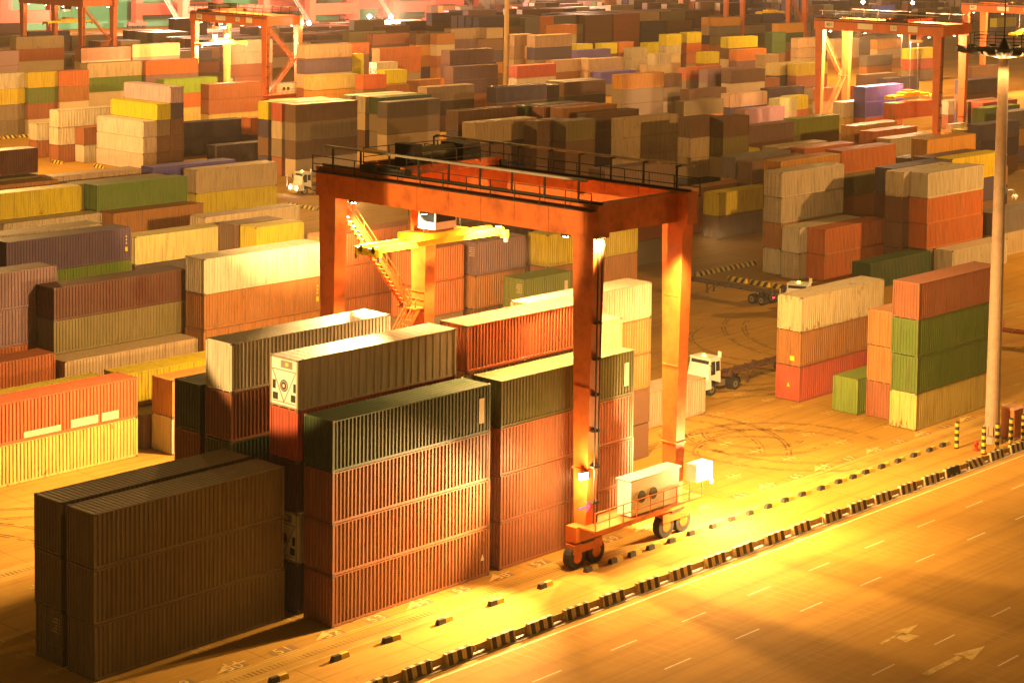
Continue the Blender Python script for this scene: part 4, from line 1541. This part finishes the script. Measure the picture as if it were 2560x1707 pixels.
B401 = lambda s: [('401', s - 2.2, 1.9, 1.15), ('', s * .60, 3.2, 1.0), ('121', s * .36, 1.3, .9), ('', s * .2, 2.0, 1.1)]
MC = rtg('orange travelling gantry crane striding over the front stacks', 17.4, -2.95, 8.4, 23.4, 22.2, ORANGE, 17.9, 16.9, [], arrow=True, far_stair=True, group='gantry cranes over the stacks')
C1 = rtg('orange gantry crane with stairs and lit cabin at upper left', 183.0, 235, 8.4, 23.5, 18.7, ORANGE2, 20.0, 11.5, B401(23.5), group='gantry cranes over the stacks')
C2 = rtg('red-orange gantry crane lifting a red container at upper right', 221.0, 99, 8.5, 25.0, 22.4, ORANGE2, 8.6, 9.9 - 1.1, B401(25.0), far_stair=True, group='gantry cranes over the stacks')
C3 = rtg('gantry crane half hidden at the right picture corner behind the mast', 341.5, 140, 8.4, 26.0, 21.2, ORANGE2, 12, 14, B401(26.0), group='gantry cranes over the stacks')
C4 = rtg('pale orange gantry crane beside the green hull at upper left', 187.0, 306, 8.4, 24, 19.5, ORANGE2, 12, 13, [], group='gantry cranes over the stacks')
C5 = rtg('orange gantry crane above the far stacks right of centre', 408.0, 268, 8.4, 24, 21, ORANGE2, 10, 12, [], group='gantry cranes over the stacks')

def lamp_post(label, x, y, h):
    t = thing('flood_lamp', label, 'flood lamp', (x, y, 0), 0, 'dazzling flood lamps among the far stacks')
    m = MB()
    m.tube((0, 0, 0), (0, 0, h), .22, .14, 8, DARK)
    m.box(-1.0, -.15, h - .1, 1.0, .15, h + .15, DARK)
    m.build('pole', t)
    m = MB()
    m.ball((0, -.2, h - .2), .62, LAMPW)
    m.build('lamp', t)


lamp_post('dazzling lamp with a starry glow before the green hull at upper centre', 365.5, 399, 6.9)
lamp_post('hazy yellow lamp just left of the starry one at upper centre', 358.0, 401, 7.1)
lamp_post('starry lamp at the top edge above the right-hand gantry crane', 495.2, 300, 13.4)
lamp_post('second starry lamp at the top edge, further right above the gantry crane', 527, 300, 12.4)
m = MB()
m.bar((8.6, -.8, 18.0), (9.6, -2.0, 17.3), .14, .14, DARK)
ar = m.build('lamp_arm', C1)
m = MB()
m.ball((9.6, -2.0, 17.1), .42, LAMPW)
m.build('lamp', ar)
for x in (2.6, 5.6):
    m = MB()
    m.ball((x, 20.0, 13.4), .40, LAMP)
    m.build('spreader_lamp', C1)
hc = container('HANG', 'or', 4, 2.896, (219.2, 106.35, 5.35), 0, 'orange-red container hanging from the spreader of the right-hand gantry crane')
hc['group'] = 'containers stacked in the yard'


def quay_crane(label, x, y, sx, sy, h):
    t = thing('quay_crane', label, 'quay crane', (x, y, 0), 0, 'red ship-to-shore cranes along the quay')
    for a in (0, sx):
        for b in (0, sy):
            m = MB()
            m.hexa([(a - 1.3, b - 1.3, 2), (a + 1.3, b - 1.3, 2), (a + 1.3, b + 1.3, 2), (a - 1.3, b + 1.3, 2),
                    (a - 1.7 + (1 if a == 0 else -1), b - 1.6, h), (a + 1.7 + (1 if a == 0 else -1), b - 1.6, h), (a + 1.7 + (1 if a == 0 else -1), b + 1.6, h), (a - 1.7 + (1 if a == 0 else -1), b + 1.6, h)], REDCR)
            m.build('leg', t)
            m = MB()
            for k in range(4):
                m.tube((a - 3 + k * 2, b - .3, .8), (a - 3 + k * 2, b + .3, .8), .75, n=10, mat=DARK)
            m.box(a - 3.6, b - .6, 1.0, a + 3.6, b + .6, 2.1, REDCR)
            m.build('bogie', t)
    for b in (0, sy):
        m = MB()
        m.box(-1.2, b - 1.2, 4.5, sx + 1.2, b + 1.2, 8.5, REDCR)
        m.build('sill_beam', t)
    for a in (0, sx):
        m = MB()
        m.box(a - 1, 1.2, h * .45, a + 1, sy - 1.2, h * .45 + 2.5, REDCR)
        m.bar((a, 0, 9), (a, sy, h * .45), .9, .9, REDCR)
        m.build('cross_beam', t)
    m = MB()
    m.box(-2, -20, h, sx + 2, sy + 30, h + 3, REDCR)
    m.build('boom', t)
    m = MB()
    stair(m, (-2.2, -1.8, 2.2), (-2.2, 8, 12), 1.2, WHITE, (1, 0, 0))
    m.build('stairway', t)
    return t


def hull(name, label, x0, x1, y, h, mat, b=30):
    t = thing(name, label, 'ship', (x0, y, 0))
    l = x1 - x0
    m = MB()
    n = 24
    prof = []
    for i in range(n + 1):
        u = i / n
        f = min(1, (1 - u) * 5, u * 7 + .3)
        prof.append((u * l, (1 - f) * b * .5))
    for i in range(n):
        (xa, ya), (xb, yb) = prof[i], prof[i + 1]
        m.hexa([(xa, ya + 1, 0), (xb, yb + 1, 0), (xb, b - yb - 1, 0), (xa, b - ya - 1, 0), (xa, ya, h), (xb, yb, h), (xb, b - yb, h), (xa, b - ya, h)], mat)
    m.build('hull', t)
    m = MB()
    for i in range(n):
        (xa, ya), (xb, yb) = prof[i], prof[i + 1]
        m.bar((xa, ya - .1, h + .6), (xb, yb - .1, h + .6), .3, 1.2, WHITE)
    m.build('bulwark', t)
    m = MB()
    m.box(l * .2, 3, h, l * .3, b - 3, h + 26, WHITE)
    m.build('deckhouse', t)
    return t


quay_crane('red ship-to-shore crane legs at the upper left corner', 257.4, 455, 17.7, 26, 44)
quay_crane('red ship-to-shore crane legs behind the orange gantry crane', 324.4, 455, 33.9, 26, 44)
quay_crane('pinkish ship-to-shore crane legs left of the star-shaped lamp', 378.4, 455, 20.5, 26, 44)
quay_crane('pinkish ship-to-shore crane straddling the green hull and lamp', 417.9, 455, 18.3, 26, 44)
quay_crane('slim ship-to-shore crane leg left of the slender brown mast', 461.6, 455, 20.8, 26, 44)
quay_crane('pale ship-to-shore crane legs at the top right', 684.1, 455, 23.2, 26, 44)
hull('ship', 'green ship hull moored along the quay at the upper left', 241, 503, 488, 34, GREEN)
hull('ship', 'dim mauve ship hull along the quay at the upper right', 507, 1010, 492, 26, MAUVE)


# ------------------------------------------------------------------ yard tractors and skeletal trailers
def wheel(name, parent, x, y, r=.52, w=.3):
    m = MB()
    m.tube((x, y - w / 2, r), (x, y + w / 2, r), r, n=20, mat=RUB)
    o = m.build(name, parent)
    m = MB()
    m.tube((x, y - w / 2 - .02, r), (x, y + w / 2 + .02, r), r * .55, n=14, mat=STEEL)
    m.tube((x, y - w / 2 - .03, r), (x, y + w / 2 + .03, r), r * .18, n=8, mat=DARK)
    m.build('rim', o)
    return o


def tractor(label, loc, rz, lights=False):
    t = thing('yard_tractor', label, 'yard tractor', loc, rz, 'white yard tractors')
    m = MB()
    for y in (.75, 1.55):
        m.box(.5, y, .75, 5.2, y + .16, 1.0, DARK)
    m.box(3.6, .55, 1.0, 5.0, 1.95, 1.12, DARK)
    m.tube((4.3, 1.25, 1.12), (4.3, 1.25, 1.24), .45, n=14, mat=DARK)
    m.box(2.5, .35, .55, 3.3, .8, 1.05, STEEL)
    m.box(2.5, 1.75, .6, 3.3, 2.25, 1.05, YEL)
    m.build('chassis', t)
    m = MB()
    m.hexa([(.05, .05, .62), (1.1, .05, .62), (1.1, 2.45, .62), (.05, 2.45, .62), (.15, .1, 1.35), (1.1, .1, 1.55), (1.1, 2.4, 1.55), (.15, 2.4, 1.35)], WHITE)
    m.build('hood', t)
    m = MB()
    m.hexa([(.75, .1, 1.5), (2.35, .1, .95), (2.35, 2.4, .95), (.75, 2.4, 1.5), (1.05, .18, 3.05), (2.35, .18, 3.05), (2.35, 2.32, 3.05), (1.05, 2.32, 3.05)], WHITE)
    m.hexa([(.9, .12, 3.05), (2.45, .12, 3.05), (2.45, 2.38, 3.05), (.9, 2.38, 3.05), (1.0, .2, 3.14), (2.4, .2, 3.14), (2.4, 2.3, 3.14), (1.0, 2.3, 3.14)], WHITE)
    cab = m.build('cab', t)
    m = MB()
    m.hexa([(.79, .28, 1.62), (.80, .28, 1.62), (.80, 2.22, 1.62), (.79, 2.22, 1.62), (1.02, .30, 2.92), (1.04, .30, 2.92), (1.04, 2.20, 2.92), (1.02, 2.20, 2.92)], GLASS)
    m.build('windscreen', cab)
    for s, y in ((-1, .11), (1, 2.39)):
        m = MB()
        m.hexa([(1.05, y - .02, 1.75), (1.62, y - .02, 1.75), (1.62, y + .02, 1.75), (1.05, y + .02, 1.75), (1.15, y + .045 * -s - .02, 2.85), (1.62, y + .045 * -s - .02, 2.85), (1.62, y + .045 * -s + .02, 2.85), (1.15, y + .045 * -s + .02, 2.85)], GLASS)
        m.hexa([(1.75, y - .02, 2.0), (2.22, y - .02, 2.0), (2.22, y + .02, 2.0), (1.75, y + .02, 2.0), (1.75, y + .045 * -s - .02, 2.8), (2.22, y + .045 * -s - .02, 2.8), (2.22, y + .045 * -s + .02, 2.8), (1.75, y + .045 * -s + .02, 2.8)], GLASS)
        m.build('side_window', cab)
    m = MB()
    m.box(-.08, .0, .35, .1, 2.5, .72, CHEV)
    m.build('bumper', t)
    for y in (.4, 2.1):
        m = MB()
        m.tube((.04, y, 1.0), (.10, y, 1.0), .16, n=14, mat=HEAD if lights else GALV)
        m.build('headlight', t)
    m = MB()
    m.tube((1.5, 1.25, 3.14), (1.5, 1.25, 3.32), .16, .12, 12, BEAC)
    m.build('beacon', t)
    m = MB()
    m.tube((-.02, 2.75, 1.0), (-.02, 2.75, 2.7), .05, n=8, mat=WHITE)
    m.bar((.2, 2.3, 1.0), (-.02, 2.75, 1.1), .05, .05, DARK)
    m.build('marker_pole', t)
    m = MB()
    m.box(2.3, .1, 3.1, 2.4, .4, 3.55, WHITE)
    m.build('work_lamp', t)
    m = MB()
    for y in (-.25, 2.6):
        m.bar((.95, .2 if y < 1 else 2.3, 2.6), (.8, y, 2.6), .04, .04, DARK)
        m.box(.74, y - .1, 2.2, .80, y + .1, 2.75, BLACKP)
    m.build('mirror', t)
    wheel('wheel', t, 1.25, .28)
    wheel('wheel', t, 1.25, 2.22)
    for y in (.2, .55, 1.95, 2.3):
        wheel('wheel', t, 4.3, y)
    for y in (.0, 1.75):
        m = MB()
        for k in range(8):
            a0, a1 = k * math.pi / 8, (k + 1) * math.pi / 8
            m.bar((4.3 + .68 * math.cos(a0), y + .38, .52 + .68 * math.sin(a0)), (4.3 + .68 * math.cos(a1), y + .38, .52 + .68 * math.sin(a1)), .75, .03, DARK)
        m.build('mudguard', t)
    return t


def trailer(label, loc, rz, mat=None, l=12.2):
    t = thing('skeletal_trailer', label, 'trailer', loc, rz, 'empty skeletal trailers')
    mat = mat or DARK
    m = MB()
    for y in (.75, 1.55):
        m.box(0, y, 1.14, l, y + .16, 1.42, mat)
    n = 9
    for i in range(n):
        x = .1 + i * (l - .4) / (n - 1)
        m.box(x, .05 if i in (0, n - 1, 4) else .4, 1.2, x + .2, 2.45 if i in (0, n - 1, 4) else 2.1, 1.36, mat)
    for i in range(n - 1):
        x = .2 + i * (l - .4) / (n - 1)
        m.bar((x, .85, 1.28), (x + (l - .4) / (n - 1), 1.65, 1.28), .07, .07, mat)
    m.build('frame', t)
    for x in (.1, l - .1):
        for y in (.02, 2.36):
            m = MB()
            m.hexa([(x - .2, y, 1.36), (x + .2, y, 1.36), (x + .2, y + .12, 1.36), (x - .2, y + .12, 1.36), (x - .12, y + (-.1 if y < 1 else .1), 1.95), (x + .12, y + (-.1 if y < 1 else .1), 1.95), (x + .12, y + .12 + (-.1 if y < 1 else .1), 1.95), (x - .12, y + .12 + (-.1 if y < 1 else .1), 1.95)], mat)
            m.build('corner_guide', t)
    for y in (.6, 1.75):
        m = MB()
        m.bar((3.2, y + .07, 1.2), (3.2, y + .07, .3), .13, .13, mat)
        m.bar((3.2, y + .07, .5), (4.2, y + .07, 1.2), .07, .07, mat)
        m.box(3.05, y - .05, .22, 3.35, y + .2, .3, mat)
        m.build('landing_leg', t)
    for x in (l - 2.6, l - 1.35):
        for y in (.2, .52, 1.95, 2.27):
            wheel('wheel', t, x, y)
    m = MB()
    m.box(l - .02, .2, .9, l + .04, .5, 1.05, LED)
    m.box(l - .02, 2.0, .9, l + .04, 2.3, 1.05, LED)
    m.build('tail_light', t)
    return t


tractor('white yard tractor with a yellow beacon beside the pale three-high stack', (55.1, 17.9, 0), ROT)
trailer('empty dark trailer behind the white yard tractor, running behind the pale stack', (58.6, 17.85, 0), ROT, plain_mat('trailer_rust', (.10, .045, .025), .6))
tractor('white yard tractor with both headlights on in the dark lane', (106.6, 132.2, 0), R(-8), True)
trailer('dim trailer coupled behind the tractor with headlights', (110.2, 131.7, 0), R(-8), plain_mat('trailer_brown', (.08, .045, .03), .6))
trailer('empty dark trailer with big tyres behind the pale stack, near striped kerbs', (90.1, 49.2, 0), R(-90), plain_mat('trailer_dusty', (.07, .05, .035), .6))
tractor('white tractor roof showing behind the bright yellow-white container', (88.5, 31.5, 0), R(20))
trailer('trailer with an orange box end at the right picture edge', (90.8, 11.5, 0), R(-80), plain_mat('trailer_orange', (.40, .12, .03), .6))
tractor('tiny white tractor parked among the far stacks at right', (318, 212, 0), 0, True)

# ------------------------------------------------------------------ light
def spot(loc, aim, w, col, ang=120, blend=.6, r=.35):
    ld = bpy.data.lights.new('floodlight_beam', 'SPOT')
    ld.energy, ld.color, ld.spot_size, ld.spot_blend, ld.shadow_soft_size = w, col, R(ang), blend, r
    o = bpy.data.objects.new('floodlight_beam', ld)
    COL.objects.link(o)
    o.location = loc
    o.rotation_euler = (Vector(aim) - Vector(loc)).to_track_quat('-Z', 'Y').to_euler()
    return o


def point(loc, w, col, r=.6):
    ld = bpy.data.lights.new('lamp_light', 'POINT')
    ld.energy, ld.color, ld.shadow_soft_size = w, col, r
    o = bpy.data.objects.new('lamp_light', ld)
    COL.objects.link(o)
    o.location = loc
    return o


SOD = (1.0, .52, .15)
SODW = (1.0, .58, .20)
WARM = (1.0, .68, .36)
PINK = (1.0, .56, .26)
WORLD = .075
# floods under the travelling crane
for x, y, w in ((18.0, 2.5, 12000), (25.2, 2.5, 12000), (18.0, 13, 4000), (25.4, 13, 9000), (21.6, 19.5, 6000)):
    spot((x, y, 19.6), (x + (-1.5 if x < 22 else 3.5), y - .5, 0), w, SODW, 140, .8, .25)
# floods under the near and far end beams, looking along the lane
spot((16.3, -3.0, 6.0), (-14, -4.8, 0.5), 21000, SODW, 84, .9, .2)
spot((18.0, -4.3, 19.9), (2, 3, 13), 4500, SODW, 70, .9, .3)
spot((23.5, -4.3, 19.6), (27, -5.5, 0), 7000, SODW, 90, .9, .3)
spot((27.2, -4.3, 19.6), (60, 5, 0), 26000, SODW, 90, .9, .3)
spot((21.2, 21.9, 19.6), (-14, 22, 0), 46000, SODW, 120, .9, .3)
spot((21.8, 21.9, 19.6), (30, 40, 3), 13000, SODW, 130, .8, .3)
# lamps on the crane's legs, low enough to graze the stack faces
for x, y, z, w in ((16.0, -3.9, 5.7, 700), (29.3, -5.0, 3.6, 4000), (28.3, 21.7, 7.0, 3000)):
    point((x, y, z), w, SODW, .25)
spot((22.6, 22.0, 19.8), (66, 108, 8), 70000, SODW, 38, .9, .3)  # extra beam, added only to brighten the yellow and green stacks at mid-left
# a low floodlight far down the first lane
spot((-90, 4, 3), (0, 5.5, 17.5), 200000, SODW, 9.6, .15, .4)
# mast by the right-hand stacks and masts out of the frame
for loc, w in (((60, -6.45, 29.2), 7000), ((150, -8, 32), 60000), ((70, 170, 32), 56000),
               ((160, 195, 32), 35000), ((242, 224, 37), 45000), ((300, 110, 34), 45000), ((340, 200, 36), 40000)):
    point(loc, w, SOD, .8)
# far gantry cranes
for x, y, z, w in ((192, 235, 16.3, 14000), (184, 250, 11, 9000), (187, 252, 11, 9000), (225.5, 108, 19.8, 14000), (225.5, 118, 19.8, 14000), (345, 150, 18, 15000)):
    point((x, y, z), w, PINK, .3)
for x, y, z, w in ((365.5, 397, 8, 90000), (358, 399, 8, 30000), (300, 430, 20, 80000), (480, 420, 25, 50000), (600, 380, 25, 22000)):
    point((x, y, z), w, (1, .58, .36), 1)


wd = bpy.data.worlds.new('World')
SC.world = wd
wd.use_nodes = True
N, L = wd.node_tree.nodes, wd.node_tree.links
bg = N['Background']
bg.inputs['Color'].default_value = (.46, .255, .05, 1)
bg.inputs['Strength'].default_value = WORLD

# thin dusty air over the whole yard
m = MB()
m.box(-310, -260, -1, 1310, 1010, 66)
hz = struct(m.build('haze'), 'stuff')
hz['label'] = 'thin warm haze hanging over the lit yard'
hz['category'] = 'haze'
hm = bpy.data.materials.new('haze_air')
hm.use_nodes = True
hn = hm.node_tree.nodes
hn.remove(hn['Principled BSDF'])
hv = hn.new('ShaderNodeVolumePrincipled')
hv.inputs['Color'].default_value = (.95, .85, .75, 1)
hv.inputs['Density'].default_value = .0002
hm.node_tree.links.new(hv.outputs[0], hn['Material Output'].inputs['Volume'])
hz.data.materials.clear()
hz.data.materials.append(hm)

# ------------------------------------------------------------------ camera
cam = bpy.data.cameras.new('camera')
co = bpy.data.objects.new('camera', cam)
COL.objects.link(co)
SC.camera = co
yaw, pitch, roll = .87405, .07173, .01907
f = Vector((math.sin(yaw) * math.cos(pitch), math.cos(yaw) * math.cos(pitch), -math.sin(pitch)))
r_ = Vector((math.cos(yaw), -math.sin(yaw), 0))
u_ = r_.cross(f)
r2 = r_ * math.cos(roll) + u_ * math.sin(roll)
u2 = -r_ * math.sin(roll) + u_ * math.cos(roll)
M = Matrix((r2, u2, -f)).transposed().to_4x4()
M.translation = Vector((-69.16991, -80.64429, 39.05533))
co.matrix_world = M
cam.sensor_width = 36
cam.lens = 4869.83 / 2560 * 36
cam.shift_x = -(1648.23 - 1280) / 2560
cam.shift_y = (159.283 - 853.5) / 2560
cam.clip_end = 4000
cam.clip_start = 1
SC.view_settings.view_transform = 'Standard'
SC.view_settings.look = 'None'
SC.view_settings.gamma = 1
SC.view_settings.exposure = 2.2
try:
    SC.cycles.use_denoising = True
    SC.cycles.denoiser = 'OPENIMAGEDENOISE'
except Exception:
    pass
SC.cycles.max_bounces = 5
SC.cycles.diffuse_bounces = 3
SC.cycles.glossy_bounces = 2
SC.cycles.caustics_reflective = False
SC.cycles.caustics_refractive = False
SC.cycles.sample_clamp_indirect = 4
